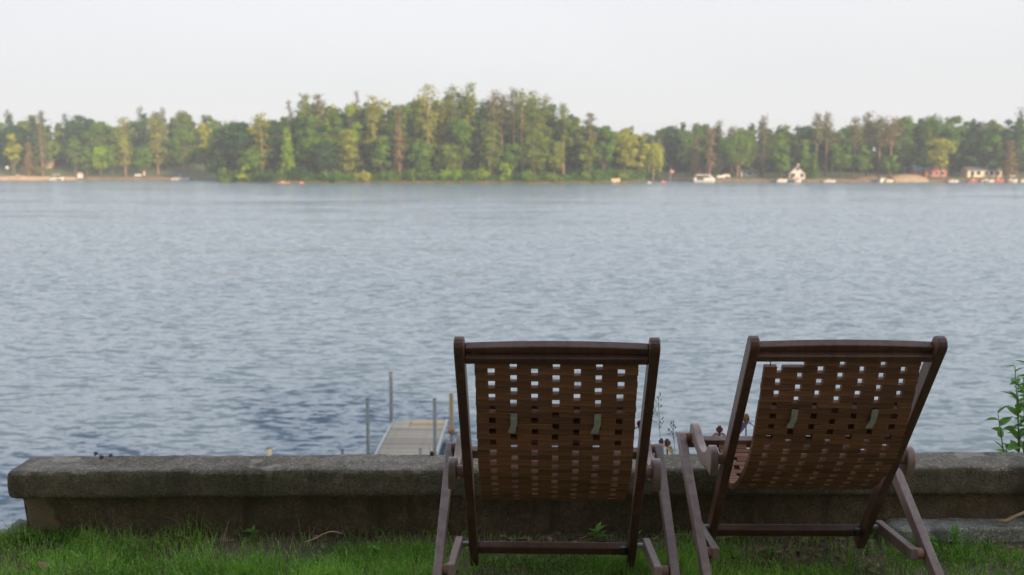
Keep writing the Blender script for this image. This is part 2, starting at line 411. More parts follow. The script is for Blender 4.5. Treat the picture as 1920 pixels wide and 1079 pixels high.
def crown_points(kind, h, wd, rs, dens=1.0):
    "points in a tree's local space (base at 0,0,0)"
    out = []; limbs = []; nr = []
    if kind in ('pine', 'spruce', 'redpine', 'larch'):
        z0 = {'pine': .18, 'spruce': .06, 'redpine': .52, 'larch': .12}[kind] * h
        nb = int({'pine': 74, 'spruce': 110, 'redpine': 64, 'larch': 80}[kind])
        for i in range(nb):
            t = (i + rs.rand()) / nb; z = z0 + (h - z0) * t; az = rs.rand() * 6.283
            if kind == 'pine':
                prof = (.48 + .80 * (1 - t) ** .8) * (.55 if t < .12 else 1) if t < .93 else .42
                L = wd / 2 * prof * rs.uniform(.35, 1.15); rise = rs.uniform(-.05, .22)
            elif kind == 'spruce': L = wd / 2 * (1.02 - t) ** .85 * rs.uniform(.7, 1.1) + .15; rise = -.12
            elif kind == 'larch': L = wd / 2 * (1.05 - t) ** .5 * rs.uniform(.35, 1.1) + .15; rise = rs.uniform(-.2, .1)
            else: L = wd / 2 * math.sin(math.pi * (.18 + .78 * t)) ** .7 * rs.uniform(.5, 1.1); rise = .18
            n = max(5, int((22 if kind == 'pine' else 13) * dens * (.4 + L / (wd / 2))))
            s = rs.uniform(.25, 1.0, n) ** .7 * L
            sp = {'pine': .17, 'spruce': .15, 'redpine': .20, 'larch': .17}[kind] * wd / 2 + .12
            p = np.stack([np.cos(az) * s, np.sin(az) * s, z + rise * s + (0 if kind != 'spruce' else -.03 * s * s)], -1)
            p += rs.normal(size=(n, 3)) * np.array([sp, sp, sp * (.5 if kind == 'pine' else .75)])
            out.append(p); nr.append(np.stack([np.full(n, math.cos(az)) * .8, np.full(n, math.sin(az)) * .8, .55 + (p[:, 2] - (z + rise * s)) / sp * .7], -1) + (p - np.array([0, 0, z])) * .1); limbs.append(((0, 0, z - .1), (math.cos(az) * L * .8, math.sin(az) * L * .8, z + rise * L * .8)))
    elif kind == 'broad':
        z0 = .14 * h; cz = (z0 + h) / 2; rz = (h - z0) / 2; nl = 24
        for i in range(nl):
            a = rs.rand() * 6.283; q = rs.uniform(-.85, .95); rr = math.sqrt(max(0, 1 - q * q)) * rs.uniform(.35, .85)
            lr = wd * rs.uniform(.14, .24); c = np.array([math.cos(a) * rr * wd / 2 * .9, math.sin(a) * rr * wd / 2 * .9, cz + q * (rz - lr * .7)])
            n = int(130 * dens); d = rs.normal(size=(n, 3)); d /= np.linalg.norm(d, axis=1)[:, None]
            r = lr * rs.uniform(.55, 1.12, (n, 1)); nr.append(d + (c - np.array([0, 0, cz])) / (wd * .5) * .35); out.append(c + d * r * np.array([1, 1, .72])); limbs.append(((0, 0, z0 * rs.uniform(.7, 1.4)), tuple(c)))
    elif kind == 'bush':
        for i in range(9):
            a = rs.rand() * 6.283; q = rs.rand(); lr = wd * rs.uniform(.16, .26); rr = rs.rand() ** .5 * (wd / 2 - lr * .5)
            c = np.array([math.cos(a) * rr, math.sin(a) * rr, lr * .5 + q * max(.1, (h - lr * 1.5)) * (1 - .5 * rr / (wd / 2))])
            n = int(70 * dens); d = rs.normal(size=(n, 3)); d /= np.linalg.norm(d, axis=1)[:, None]
            nr.append(d + np.array([0, 0, .2])); out.append(c + d * lr * rs.uniform(.5, 1.15, (n, 1)) * np.array([1, 1, .9])); limbs.append(((0, 0, 0), tuple(c)))
    elif kind == 'willow':
        for i in range(90):
            a = rs.rand() * 6.283; rr = rs.rand() ** .5; x, y = math.cos(a) * rr * wd / 2, math.sin(a) * rr * wd / 2
            zt = h * (.62 + .38 * math.sqrt(max(0, 1 - rr * rr))) * rs.uniform(.92, 1.02); zb = zt - h * rs.uniform(.25, .62) * (.5 + .5 * rr)
            n = int(26 * dens); t = rs.rand(n)
            p = np.stack([x * (1 + .08 * t), y * (1 + .08 * t), zt + (max(zb, .3) - zt) * t], -1) + rs.normal(size=(n, 3)) * .28
            out.append(p); nr.append(np.tile([math.cos(a), math.sin(a), .3], (n, 1)))
            if i % 8 == 0: limbs.append(((0, 0, h * .3), (x * .8, y * .8, zt - 1)))
    elif kind == 'bare':
        for i in range(26):
            t = i / 26; z = h * (.55 + .45 * t); a = rs.rand() * 6.283; L = wd / 2 * (1.1 - t) * rs.uniform(.5, 1)
            limbs.append(((0, 0, z - .4), (math.cos(a) * L, math.sin(a) * L, z + .25 * L)))
            n = int(9 * dens); s = rs.uniform(.3, 1, n) * L
            out.append(np.stack([np.cos(a) * s, np.sin(a) * s, z + .25 * s], -1) + rs.normal(size=(n, 3)) * .35); nr.append(rs.normal(size=(n, 3)))
    return np.concatenate(out), limbs, np.concatenate(nr)

def trunk_mb(mb, h, kind, limbs, rs, o=(0, 0, 0), rad=None, nl=14, sides=6):
    r = rad or max(.12, h * .014)
    o = Vector(o); top = h * {'broad': .72, 'bush': .4, 'willow': .6}.get(kind, .97)
    lean = Vector((rs.normal() * .012, rs.normal() * .012, 0)) * h
    mb.tube([o + Vector((0, 0, -.4)), o + Vector((0, 0, h * .12)), o + lean * .5 + Vector((0, 0, top * .55)), o + Vector((0, 0, top))], [r * 1.3, r, r * .72, r * .18], sides)
    for a, b in limbs[:: max(1, len(limbs) // nl)]:
        a, b = Vector(a), Vector(b); mb.tube([o + a, o + (a + b) / 2 + Vector((0, 0, .1)), o + b], [r * .32, r * .2, r * .06], 4, False)

def leaf_mesh(name, P, size, rs, flat=0., nrm=None):
    v = leaf_quads(P, size, rs, flat, nrm); N = len(P)
    return npmesh(name, v, np.arange(4 * N), np.full(N, 4))

def tree(name, kind, px, top, wpx, tone, Y, label, gf, bark='bark', cat='tree', group=None, seed=0, dens=1.0, base=None):
    rs = np.random.RandomState(seed + int(px) * 7 + int(Y)); 
    X, ztop = gx(px, top, Y); gz = float(gf(np.array(X), np.array(Y))) if base is None else base
    h = max(1.2, ztop - gz); wd = wpx * Y / F_PX
    t = empty(name, (X, Y, gz), rs.rand() * 6.28, label, cat, group)
    P, limbs, NR = crown_points(kind, h, wd, rs, dens)
    mb = MB(); trunk_mb(mb, h, kind, limbs, rs, rad=.1 if kind == 'bare' else None)
    mb.build('stem' if kind == 'bush' else 'trunk', M[bark], t, smooth=True)
    link('foliage' if kind == 'bush' else 'crown', leaf_mesh('crown', P, rs.uniform(.45, 1.0, len(P)) * (.82 if kind in ('broad', 'bush') else .72), rs, nrm=NR), FC[tone], t)
    return t

def forest(name, label, spots, gf, cat='woodland'):
    "far trees behind the first rows that read as one mass, grouped by tone"
    root = tag(empty(name, (0, 0, 0)), label, cat); 
    by = {}; mb = MB(); rs = np.random.RandomState(hash(name) % 1000 if False else sum(map(ord, name)))
    for (X, Y, ztop, wd, kind, tone) in spots:
        gz = float(gf(np.array(X), np.array(Y))); h = max(3, ztop - gz)
        P, limbs, NR = crown_points(kind, h, wd, rs, .62); P = P + np.array([X, Y, gz])
        by.setdefault(tone, []).append((P, NR)); trunk_mb(mb, h, kind, limbs, rs, (X, Y, gz), nl=3, sides=5)
    o = mb.build('trunks', M['bark'], root, smooth=True); o['kind'] = 'stuff'
    for tone, L in by.items():
        P = np.concatenate([q[0] for q in L]); NR = np.concatenate([q[1] for q in L]); c = link('crowns', leaf_mesh('crowns', P, rs.uniform(.6, 1.25, len(P)), rs, nrm=NR), FC[tone], root); c['kind'] = 'stuff'
    root['kind'] = 'stuff'

SKY_L = [(-120, 225), (0, 215), (15, 208), (45, 218), (75, 212), (95, 234), (120, 215), (145, 216), (180, 217), (205, 220), (235, 212), (262, 206), (300, 212), (345, 207), (380, 212), (420, 216), (460, 220), (500, 222), (530, 224), (900, 230)]
SKY_R = [(900, 230), (1110, 230), (1180, 234), (1240, 230), (1300, 228), (1340, 232), (1370, 238), (1400, 234), (1430, 226), (1450, 226), (1480, 240), (1500, 234), (1540, 222), (1575, 230), (1600, 226), (1630, 218), (1660, 224), (1690, 220), (1740, 216), (1790, 218), (1820, 221), (1850, 224), (1900, 222), (1930, 214), (2050, 222)]
SKY_I = [(392, 262), (405, 238), (430, 224), (480, 221), (520, 227), (540, 206), (570, 192), (600, 192), (615, 200), (660, 196), (700, 190), (740, 186), (780, 180), (800, 175), (850, 174), (885, 170), (905, 188), (930, 186), (965, 180), (1000, 184), (1030, 192), (1050, 212), (1085, 222), (1110, 230), (1150, 243), (1200, 262), (1235, 285)]
rnd = random.Random(5)
def mass(xs, skyl, y0, y1, step, gf, kinds, drop=(0, 22), ylim=None):
    out = []
    for row, (d0, d1) in enumerate([(y0, (y0 + y1) / 2), ((y0 + y1) / 2, y1)]):
        x = xs[0] + row * step / 2
        while x < xs[1]:
            px = x + rnd.uniform(-.4, .4) * step; Yb = rnd.uniform(d0, d1)
            kind, tone = rnd.choice(kinds)
            Xa = (px - CX) / F_PX * 350
            Y = float(shore_y(np.array(Xa))) + Yb if ylim is None else float(isl_front(np.array(Xa * .95))) + Yb
            top = np.interp(px, [p[0] for p in skyl], [p[1] for p in skyl]) + rnd.uniform(*drop) * (1 if row == 1 else 1.8)
            X, z = gx(px, top, Y)
            out.append((X, Y, z, rnd.uniform(5.5, 9.5) * (.75 if kind in ('spruce', 'redpine') else 1.1), kind, tone)); x += step
    return out
KL = [('broad', 'green'), ('broad', 'dark'), ('broad', 'green'), ('spruce', 'dark'), ('pine', 'pine'), ('broad', 'pine'), ('redpine', 'brown')]
KI = [('broad', 'dark'), ('broad', 'green'), ('pine', 'dark'), ('pine', 'dark'), ('broad', 'pine'), ('pine', 'golden')]
forest('shore_woodland', 'hazy mixed woods filling the left shore behind the lawn, the house and the front row of trees', mass((-90, 900), SKY_L, 26, 60, 17, far_h, KL), far_h)
forest('shore_woodland', 'hazy mixed woods filling the right shore behind the boats, the cottages and the front row of trees', mass((905, 2010), SKY_R, 26, 60, 17, far_h, KL), far_h)
forest('island_woodland', 'dense pines and leafy trees filling the inside of the island behind its front row', mass((400, 1225), SKY_I, 14, 34, 15, isl_h, KI, ylim=1), isl_h)

def ilabel(s): return s
# island front rows: name, kind, px, top, width px, tone, metres behind the waterline, bark, label
ISL = [
 ('oak_tree', 'broad', 412, 232, 42, 'dark', 9, 'bark', 'dark leafy tree at the far left tip of the island'),
 ('oak_tree', 'broad', 446, 221, 52, 'dark', 12, 'bark', 'broad dark tree left of the small orange-topped pine, near the island left tip'),
 ('pine_tree', 'pine', 488, 215, 40, 'golden', 9, 'bark_red', 'small pine with an orange-tinted top between two dark trees at the island left'),
 ('oak_tree', 'broad', 515, 222, 46, 'dark', 12, 'bark', 'dark rounded tree right of the orange-tinted pine and left of the tall twin-topped pines'),
 ('spruce_tree', 'spruce', 538, 240, 34, 'bright', 6, 'bark', 'narrow yellow-green spire in front of the dark trees at the island left'),
 ('dead_tree', 'bare', 542, 188, 26, 'brown', 16, 'bark', 'thin grey half-dead crown poking up left of the twin-topped pines'),
 ('pine_tree', 'pine', 570, 176, 40, 'pine', 14, 'bark_red', 'left one of the two tall pines that stand up at the island left shoulder'),
 ('pine_tree', 'pine', 598, 178, 38, 'brown', 16, 'bark_red', 'browner right one of the two tall pines at the island left shoulder'),
 ('oak_tree', 'broad', 582, 214, 60, 'green', 9, 'bark', 'wide dark leafy tree below the two tall pines of the island left shoulder'),
 ('maple_tree', 'broad', 622, 203, 44, 'green', 11, 'bark', 'fresh green round tree right of the two tall shoulder pines'),
 ('maple_tree', 'broad', 656, 191, 48, 'bright', 15, 'bark', 'bright yellow-green crown on the skyline left of the island middle'),
 ('dead_tree', 'bare', 668, 170, 36, 'brown', 18, 'bark', 'wispy bare treetop sticking out above the bright yellow-green crown'),
 ('pine_tree', 'pine', 652, 246, 44, 'golden', 6, 'bark', 'golden-green pine low in front, above the left stretch of the island bank'),
 ('pine_tree', 'pine', 700, 182, 46, 'golden', 13, 'bark_red', 'yellowish pine on the skyline right of the wispy bare treetop'),
 ('oak_tree', 'broad', 748, 176, 62, 'green', 15, 'bark', 'broad umbrella-shaped green crown on the skyline left of the tallest golden pine'),
 ('larch_tree', 'larch', 748, 205, 26, 'rust', 6, 'bark_red', 'slender orange-brown tree reaching from skyline to bank left of the tallest golden pine'),
 ('oak_tree', 'broad', 716, 250, 40, 'green', 6, 'bark', 'mid-height green tree just left of the slender orange-brown tree'),
 ('pine_tree', 'pine', 802, 161, 52, 'golden', 10, 'bark_red', 'tall golden pine with tiered boughs left of the island middle'),
 ('pine_tree', 'pine', 848, 162, 46, 'pine', 13, 'bark_red', 'tall olive pine with a blunt top right of the tall golden pine'),
 ('pine_tree', 'pine', 881, 158, 44, 'pine', 15, 'bark', 'highest pine of the island, its top above all others'),
 ('maple_tree', 'broad', 862, 208, 58, 'green', 8, 'bark', 'round green tree in front of the highest pine'),
 ('pine_tree', 'pine', 904, 190, 34, 'dark', 12, 'bark', 'dark thin pine in the dip right of the highest pine'),
 ('red_pine_tree', 'redpine', 926, 173, 36, 'brown', 11, 'bark_red', 'left one of two brownish pines with bare orange trunks at the island middle'),
 ('red_pine_tree', 'redpine', 942, 178, 32, 'brown', 14, 'bark_red', 'right one of two brownish pines with bare orange trunks at the island middle'),
 ('pine_tree', 'pine', 919, 231, 50, 'pine', 5, 'bark_red', 'low pine with one long level bough and an orange trunk at the island middle'),
 ('red_pine_tree', 'redpine', 962, 168, 34, 'brown', 12, 'bark_red', 'first of the three tall pines on the island right hump, counted from the left'),
 ('red_pine_tree', 'redpine', 979, 171, 38, 'pine', 9, 'bark_red', 'middle one of the three tall pines on the island right hump, trunk lit orange'),
 ('pine_tree', 'pine', 1002, 173, 48, 'pine', 12, 'bark', 'dense olive pine at the right end of the high skyline'),
 ('pine_tree', 'pine', 1022, 182, 40, 'pine', 15, 'bark', 'slanting-topped pine where the island skyline starts to fall to the right'),
 ('pine_tree', 'pine', 1002, 240, 60, 'pine', 5, 'bark_red', 'low spreading pine with layered boughs in front of the right hump'),
 ('red_pine_tree', 'redpine', 1057, 195, 28, 'pine', 9, 'bark_red', 'small-headed pine on a bare orange trunk standing free right of the high skyline'),
 ('oak_tree', 'broad', 1082, 216, 38, 'pine', 12, 'bark', 'olive tree just right of the small-headed bare-trunk pine'),
 ('pine_tree', 'pine', 1107, 214, 32, 'brown', 10, 'bark_red', 'brownish pine on the falling right part of the island skyline'),
 ('maple_tree', 'broad', 1133, 232, 44, 'green', 8, 'bark', 'green tree between the brownish pine and the yellow trees of the right tip'),
 ('oak_tree', 'broad', 1100, 252, 40, 'pine', 5, 'bark_red', 'mid-height tree with orange stem above the right part of the bank'),
 ('oak_tree', 'broad', 1172, 231, 48, 'yellow', 8, 'bark', 'tall yellow-green tree near the right tip of the island'),
 ('oak_tree', 'broad', 1198, 246, 38, 'yellow', 6, 'bark', 'smaller yellow-green tree between the tall yellow one and the willow'),
 ('willow_tree', 'willow', 1226, 264, 46, 'yellow', 6, 'bark_red', 'yellow drooping willow at the right tip of the island'),
 ('oak_tree', 'broad', 790, 262, 56, 'green', 5, 'bark', 'leafy green tree over the bank below the tall golden pine'),
 ('oak_tree', 'broad', 840, 268, 56, 'pine', 4.5, 'bark', 'olive leafy tree over the bank left of the bright waterside shrubs'),
 ('oak_tree', 'broad', 612, 262, 52, 'dark', 5, 'bark', 'dark leafy tree over the bank left of the golden-green low pine'),
 ('oak_tree', 'broad', 470, 275, 46, 'green', 6, 'bark', 'green tree low over the water at the island left end'),
 ('oak_tree', 'broad', 1040, 262, 46, 'pine', 4.5, 'bark_red', 'dull green tree over the bank left of the dark hollow'),
 ('oak_tree', 'broad', 958, 262, 44, 'green', 5, 'bark', 'green tree just behind the pointed lime-green shrub'),
]
for i, (nm, kd, px, top, wp, tone, d, bk, lab) in enumerate(ISL):
    Xa = (px - CX) / F_PX * 325; Y = float(isl_front(np.array(Xa))) + d
    tree(nm, kd, px, top, wp, tone, Y, lab, isl_h, bk, seed=i, dens=1.15)
BUSH = [
 (430, 300, 44, 'green', 'green shrub at the water under the island left tip'),
 (455, 296, 26, 'bright', 'small bright shrub beside the water near the island left tip'),
 (503, 312, 60, 'dark', 'dark shrub above the water left of the orange kayak'),
 (560, 306, 62, 'dark', 'wide dark shrub above the orange kayak'),
 (622, 314, 52, 'green', 'green shrub on the bank left of the yellow shrub'),
 (682, 318, 40, 'yellow', 'yellow glowing shrub low on the island bank'),
 (735, 312, 44, 'green', 'green shrub on the bank right of the yellow shrub'),
 (790, 312, 54, 'green', 'green shrub on the bank under the tall golden pine'),
 (848, 310, 48, 'bright', 'bright green shrub left of the two lime-green shrubs'),
 (903, 306, 34, 'bright', 'left one of two lime-green waterside shrubs at the island middle'),
 (948, 290, 28, 'bright', 'pointed lime-green shrub at the island middle, the taller of two'),
 (990, 316, 40, 'green', 'green shrub on the bank right of the pointed lime-green shrub'),
 (1030, 318, 40, 'green', 'low shrub left of the dark hollow in the bank'),
 (1110, 316, 44, 'green', 'low green shrub right of the dark hollow in the bank'),
 (1165, 314, 48, 'pine', 'olive shrub at the bank beside the overturned tan boat'),
]
for i, (px, top, wp, tone, lab) in enumerate(BUSH):
    Xa = (px - CX) / F_PX * 318; Y = float(isl_front(np.array(Xa))) + 2.6
    tree('shrub', 'bush', px, top, wp, tone, Y, lab, isl_h, 'bark', cat='shrub', seed=50 + i, dens=1.3)
LEFT = [
 ('spruce_tree', 'spruce', 14, 208, 40, 'dark', 24, 'bark', 'dark pointed spruce at the left edge of the view'),
 ('birch_tree', 'broad', 22, 245, 36, 'yellow', 6, 'bark', 'yellow-green birch-like tree on the lawn left of the brown spruces'),
 ('spruce_tree', 'spruce', 52, 268, 24, 'rust', 5, 'bark_red', 'short reddish-brown spruce on the left lawn'),
 ('pine_tree', 'spruce', 74, 212, 40, 'brown', 7, 'bark_red', 'tall brown spruce on the left lawn beside the house'),
 ('spruce_tree', 'spruce', 77, 208, 24, 'dark', 26, 'bark', 'dark spire behind the tall brown spruce'),
 ('spruce_tree', 'spruce', 122, 213, 34, 'dark', 28, 'bark', 'dark spruce right above the house roof'),
 ('oak_tree', 'broad', 148, 212, 44, 'dark', 24, 'bark', 'dark round crown right of the spruce above the house'),
 ('birch_tree', 'broad', 138, 252, 26, 'green', 8, 'bark', 'slim green tree right of the house'),
 ('oak_tree', 'broad', 178, 218, 54, 'green', 18, 'bark', 'large green crown right of the house'),
 ('maple_tree', 'broad', 186, 270, 40, 'bright', 6, 'bark', 'low bright lime tree near the small pale shelter'),
 ('birch_tree', 'broad', 160, 272, 28, 'green', 7, 'bark', 'small green tree left of the low bright lime tree'),
 ('pine_tree', 'pine', 231, 222, 46, 'golden', 7, 'bark_red', 'olive pine with a bare tan trunk right of the lime tree'),
 ('spruce_tree', 'spruce', 262, 202, 34, 'dark', 26, 'bark', 'dark spruce top, highest of the left shore'),
 ('pine_tree', 'pine', 292, 216, 50, 'golden', 10, 'bark_red', 'golden-brown pine between the bare-trunk pine and the blue boat canopy'),
 ('spruce_tree', 'spruce', 305, 202, 24, 'brown', 24, 'bark', 'slim brown spire behind the golden-brown pine'),
 ('oak_tree', 'broad', 342, 232, 62, 'green', 7, 'bark_red', 'wide green tree over the boat with the blue canopy'),
 ('oak_tree', 'broad', 344, 204, 48, 'pine', 26, 'bark', 'olive crown on the skyline above the blue-canopied boat'),
 ('oak_tree', 'broad', 382, 226, 40, 'yellow', 9, 'bark', 'yellowish tree between the blue-canopied boat and the island'),
 ('oak_tree', 'broad', 268, 272, 34, 'green', 6, 'bark', 'small green tree beside the yellow post on the left shore'),
 ('oak_tree', 'broad', 208, 268, 36, 'green', 9, 'bark', 'dim green tree between the lime tree and the bare-trunk pine'),
]
for i, (nm, kd, px, top, wp, tone, d, bk, lab) in enumerate(LEFT):
    Xa = (px - CX) / F_PX * 395; Y = float(shore_y(np.array(Xa))) + d
    tree(nm, kd, px, top, wp, tone, Y, lab, far_h, bk, seed=100 + i)
RIGHT = [
 ('oak_tree', 'broad', 1262, 228, 44, 'dark', 20, 'bark', 'dark green tree just right of the willow'),
 ('oak_tree', 'broad', 1290, 240, 44, 'green', 14, 'bark', 'green tree behind the flag on the right shore'),
 ('oak_tree', 'broad', 1316, 226, 46, 'green', 24, 'bark', 'green crown on the skyline above the white pontoon boat'),
 ('spruce_tree', 'spruce', 1305, 254, 22, 'rust', 8, 'bark_red', 'slim reddish spruce behind the pontoon boat'),
 ('spruce_tree', 'larch', 1333, 240, 26, 'rust', 9, 'bark_red', 'taller rust-coloured conifer right of the slim reddish spruce'),
 ('spruce_tree', 'spruce', 1350, 226, 26, 'brown', 26, 'bark', 'brown skyline spire right of the rust-coloured conifers'),
 ('oak_tree', 'broad', 1385, 246, 84, 'green', 9, 'bark_red', 'big round green tree with two pale stems right of the pontoon boat'),
 ('pine_tree', 'redpine', 1374, 240, 30, 'brown', 18, 'bark', 'brownish pine top behind the big round tree'),
 ('spruce_tree', 'spruce', 1434, 218, 34, 'brown', 11, 'bark_red', 'tall brown-grey spruce left of the pale gabled cottage'),
 ('oak_tree', 'broad', 1464, 246, 54, 'green', 10, 'bark', 'green tree rising above the pale gabled cottage'),
 ('shrub', 'broad', 1467, 288, 30, 'green', 4, 'bark', 'small green tree at the water left of the pale gabled cottage'),
 ('spruce_tree', 'spruce', 1512, 264, 24, 'bright', 9, 'bark', 'bright green pointed tree right of the pale gabled cottage'),
 ('spruce_tree', 'spruce', 1527, 288, 18, 'green', 6, 'bark', 'short green cone right of the bright pointed tree'),
 ('oak_tree', 'broad', 1522, 236, 34, 'dark', 22, 'bark', 'dark crown in the skyline dip right of the pale cottage'),
 ('red_pine_tree', 'redpine', 1534, 214, 24, 'brown', 14, 'bark_red', 'first tall brown pine right of the skyline dip'),
 ('red_pine_tree', 'redpine', 1552, 213, 26, 'brown', 16, 'bark_red', 'second tall brown pine right of the skyline dip'),
 ('oak_tree', 'broad', 1580, 258, 50, 'green', 8, 'bark', 'green tree below and right of the two tall brown pines'),
 ('red_pine_tree', 'redpine', 1605, 222, 30, 'brown', 10, 'bark_red', 'brown pine with a pink-lit trunk left of the skyline peak'),
 ('pine_tree', 'pine', 1629, 211, 30, 'brown', 14, 'bark_red', 'pine that makes the skyline peak left of the red house'),
 ('red_pine_tree', 'redpine', 1652, 220, 34, 'brown', 10, 'bark_red', 'reddish pine right of the skyline peak'),
 ('red_pine_tree', 'redpine', 1674, 222, 40, 'rust', 8, 'bark_red', 'rust pine with a long bare trunk left of the red house'),
 ('oak_tree', 'broad', 1620, 270, 40, 'green', 6, 'bark', 'low green tree beside the small sand bank'),
 ('oak_tree', 'broad', 1668, 288, 36, 'green', 6, 'bark', 'low green tree above the orange sand slope'),
 ('oak_tree', 'broad', 1696, 214, 56, 'green', 20, 'bark', 'green crown on the skyline left of the red house'),
 ('oak_tree', 'broad', 1748, 210, 52, 'green', 20, 'bark', 'green skyline crown right above the red house'),
 ('oak_tree', 'broad', 1790, 214, 50, 'green', 22, 'bark', 'green skyline crown between the red house and the cream building'),
 ('oak_tree', 'broad', 1768, 252, 58, 'yellow', 9, 'bark', 'yellow-green tree beside the red house'),
 ('oak_tree', 'broad', 1740, 262, 40, 'green', 16, 'bark', 'green tree behind the red house roof'),
 ('oak_tree', 'broad', 1832, 218, 44, 'dark', 24, 'bark', 'dark green skyline crown above the cream building'),
 ('oak_tree', 'broad', 1820, 256, 48, 'dark', 18, 'bark', 'dark leafy tree behind the left half of the cream building'),
 ('oak_tree', 'broad', 1866, 250, 44, 'green', 12, 'bark', 'green tree right of the cream building'),
 ('spruce_tree', 'spruce', 1896, 264, 26, 'rust', 7, 'bark_red', 'reddish-brown cone tree near the right edge'),
 ('oak_tree', 'broad', 1890, 222, 40, 'dark', 22, 'bark', 'dark crown left of the tall spruce at the right edge'),
 ('spruce_tree', 'spruce', 1914, 204, 34, 'dark', 18, 'bark', 'tall dark spruce at the right edge of the view'),
]
for i, (nm, kd, px, top, wp, tone, d, bk, lab) in enumerate(RIGHT):
    Xa = (px - CX) / F_PX * 350; Y = float(shore_y(np.array(Xa))) + d
    tree('oak_tree' if nm == 'shrub' else nm, kd, px, top, wp, tone, Y, lab, far_h, bk, seed=200 + i)
# low growth that nobody could count along both waterlines
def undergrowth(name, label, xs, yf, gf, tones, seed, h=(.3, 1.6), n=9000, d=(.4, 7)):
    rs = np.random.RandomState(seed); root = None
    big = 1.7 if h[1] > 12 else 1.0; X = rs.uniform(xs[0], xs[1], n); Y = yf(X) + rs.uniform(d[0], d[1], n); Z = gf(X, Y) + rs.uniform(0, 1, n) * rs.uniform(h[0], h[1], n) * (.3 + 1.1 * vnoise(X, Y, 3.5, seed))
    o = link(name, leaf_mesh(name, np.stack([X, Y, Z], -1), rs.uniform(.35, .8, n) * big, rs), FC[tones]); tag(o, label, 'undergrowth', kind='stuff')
undergrowth('undergrowth', 'low leafy growth along the island waterline', (-97, 46), isl_front, isl_h, 'green', 3, (.6, 3.2), 15000, (.8, 9))
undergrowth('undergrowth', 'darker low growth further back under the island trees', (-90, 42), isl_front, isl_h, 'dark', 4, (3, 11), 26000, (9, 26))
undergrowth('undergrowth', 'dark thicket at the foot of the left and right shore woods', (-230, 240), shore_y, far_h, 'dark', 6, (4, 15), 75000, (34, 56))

# ------------------------------------------------------------------ far shore: houses, boats, small things
M['white'] = simple('white_paint', (.56, .54, .51), .45, (.46, .44, .41), 2)
M['greige'] = simple('greige_paint', (.50, .47, .41), .6, (.42, .38, .32), 2)
M['cream'] = simple('cream_paint', (.56, .49, .34), .6, (.46, .40, .27), 2)
M['red'] = simple('red_paint', (.42, .11, .08), .7, (.30, .08, .06), 2)
M['tan'] = simple('tan_paint', (.48, .33, .2), .7, (.38, .26, .15), 2)
M['darkbrown'] = simple('dark_brown', (.10, .075, .06), .8)
M['roof'] = simple('roof_shingle', (.14, .14, .15), .85, (.09, .09, .10), 4)
M['roof_teal'] = simple('roof_teal', (.12, .20, .21), .7, (.09, .15, .16), 4)
M['glass'] = simple('window_glass', (.03, .04, .05), .1)
M['blue_canvas'] = simple('blue_canvas', (.10, .28, .50), .8)
M['orange'] = simple('orange_plastic', (.62, .22, .05), .5)
M['grey_metal'] = simple('grey_metal', (.42, .43, .43), .45, metal=.6)
M['post_metal'] = simple('weathered_pipe', (.27, .29, .28), .7, (.17, .185, .18), 8)
M['lumber'] = wood('weathered_lumber', (.52, .455, .37), (.36, .31, .25), 0, .85, 12, .2)
M['sun_tinted_wood'] = wood('sun_tinted_lumber', (.56, .42, .27), (.42, .31, .19), 2, .7, 12, .3)  # warm low sun on dock end and post sleeve put into the wood colour

def FP(px, Y, z=None, gf=far_h):
    X, _ = gx(px, 338, Y); 
    return X, Y, float(gf(np.array(X), np.array(Y))) if z is None else z

def house(px, Y, wd, dp, hw, hr, wall, roof, label, name='house', rz=0, ridge='x', wins=(), base_dz=0, extra=None):
    x, y, z = FP(px, Y); t = empty(name, (x, y, z - .3 + base_dz), rz, label, 'house')
    if ridge == 'x':
        MB().box((0, 0, hw / 2), (wd, dp, hw)).prism([(-dp / 2, hw), (dp / 2, hw), (0, hw + hr - .1)], -wd / 2, wd / 2).build('wall', M[wall], t)
        r = MB()
        for s in (-1, 1):
            L = math.hypot(dp / 2 + .5, hr); a = math.atan2(hr, dp / 2)
            r.box((0, s * (dp / 4 + .2), hw + hr / 2 - .06), (wd + .9, L, .16), Matrix.Rotation(-s * a, 3, 'X'))
    else:
        MB().box((0, 0, hw / 2), (wd, dp, hw)).prism([(-wd / 2, hw), (wd / 2, hw), (0, hw + hr - .1)], -dp / 2, dp / 2, 'y').build('wall', M[wall], t)
        r = MB()
        for s in (-1, 1):
            L = math.hypot(wd / 2 + .5, hr); a = math.atan2(hr, wd / 2)
            r.box((s * (wd / 4 + .2), 0, hw + hr / 2 - .06), (L, dp + .9, .16), Matrix.Rotation(s * a, 3, 'Y'))
    rf = r.build('roof', M[roof], t)
    MB().box((wd * .22, dp * .1, hw + hr + .1), (.7, .7, 1.4)).build('chimney', M['tan'], rf)
    for (wx, wz, ww, wh) in wins:
        f = MB().box((wx, -dp / 2 - .03, wz), (ww + .25, .08, wh + .25)).build('window', M['white'], t)
        MB().box((wx, -dp / 2 - .08, wz), (ww, .04, wh)).build('pane', M['glass'], f)
    MB().box((-wd * .36, -dp / 2 - .04, 1.15), (.95, .08, 2.1)).build('door', M['darkbrown'], t)
    return t
YL = 388
house(105, YL + 33, 9, 8, 3.0, 2.2, 'darkbrown', 'roof', 'dark brown house on the rise of the left lawn', wins=[(-2, 1.8, 1.4, 1.2), (2.5, 1.8, 1.8, 1.2)])
house(93, YL + 26, 3.4, 3, 2.3, .9, 'tan', 'roof', 'small tan outbuilding left of the dark brown house', name='shed', wins=[(.5, 1.4, .9, .8)])
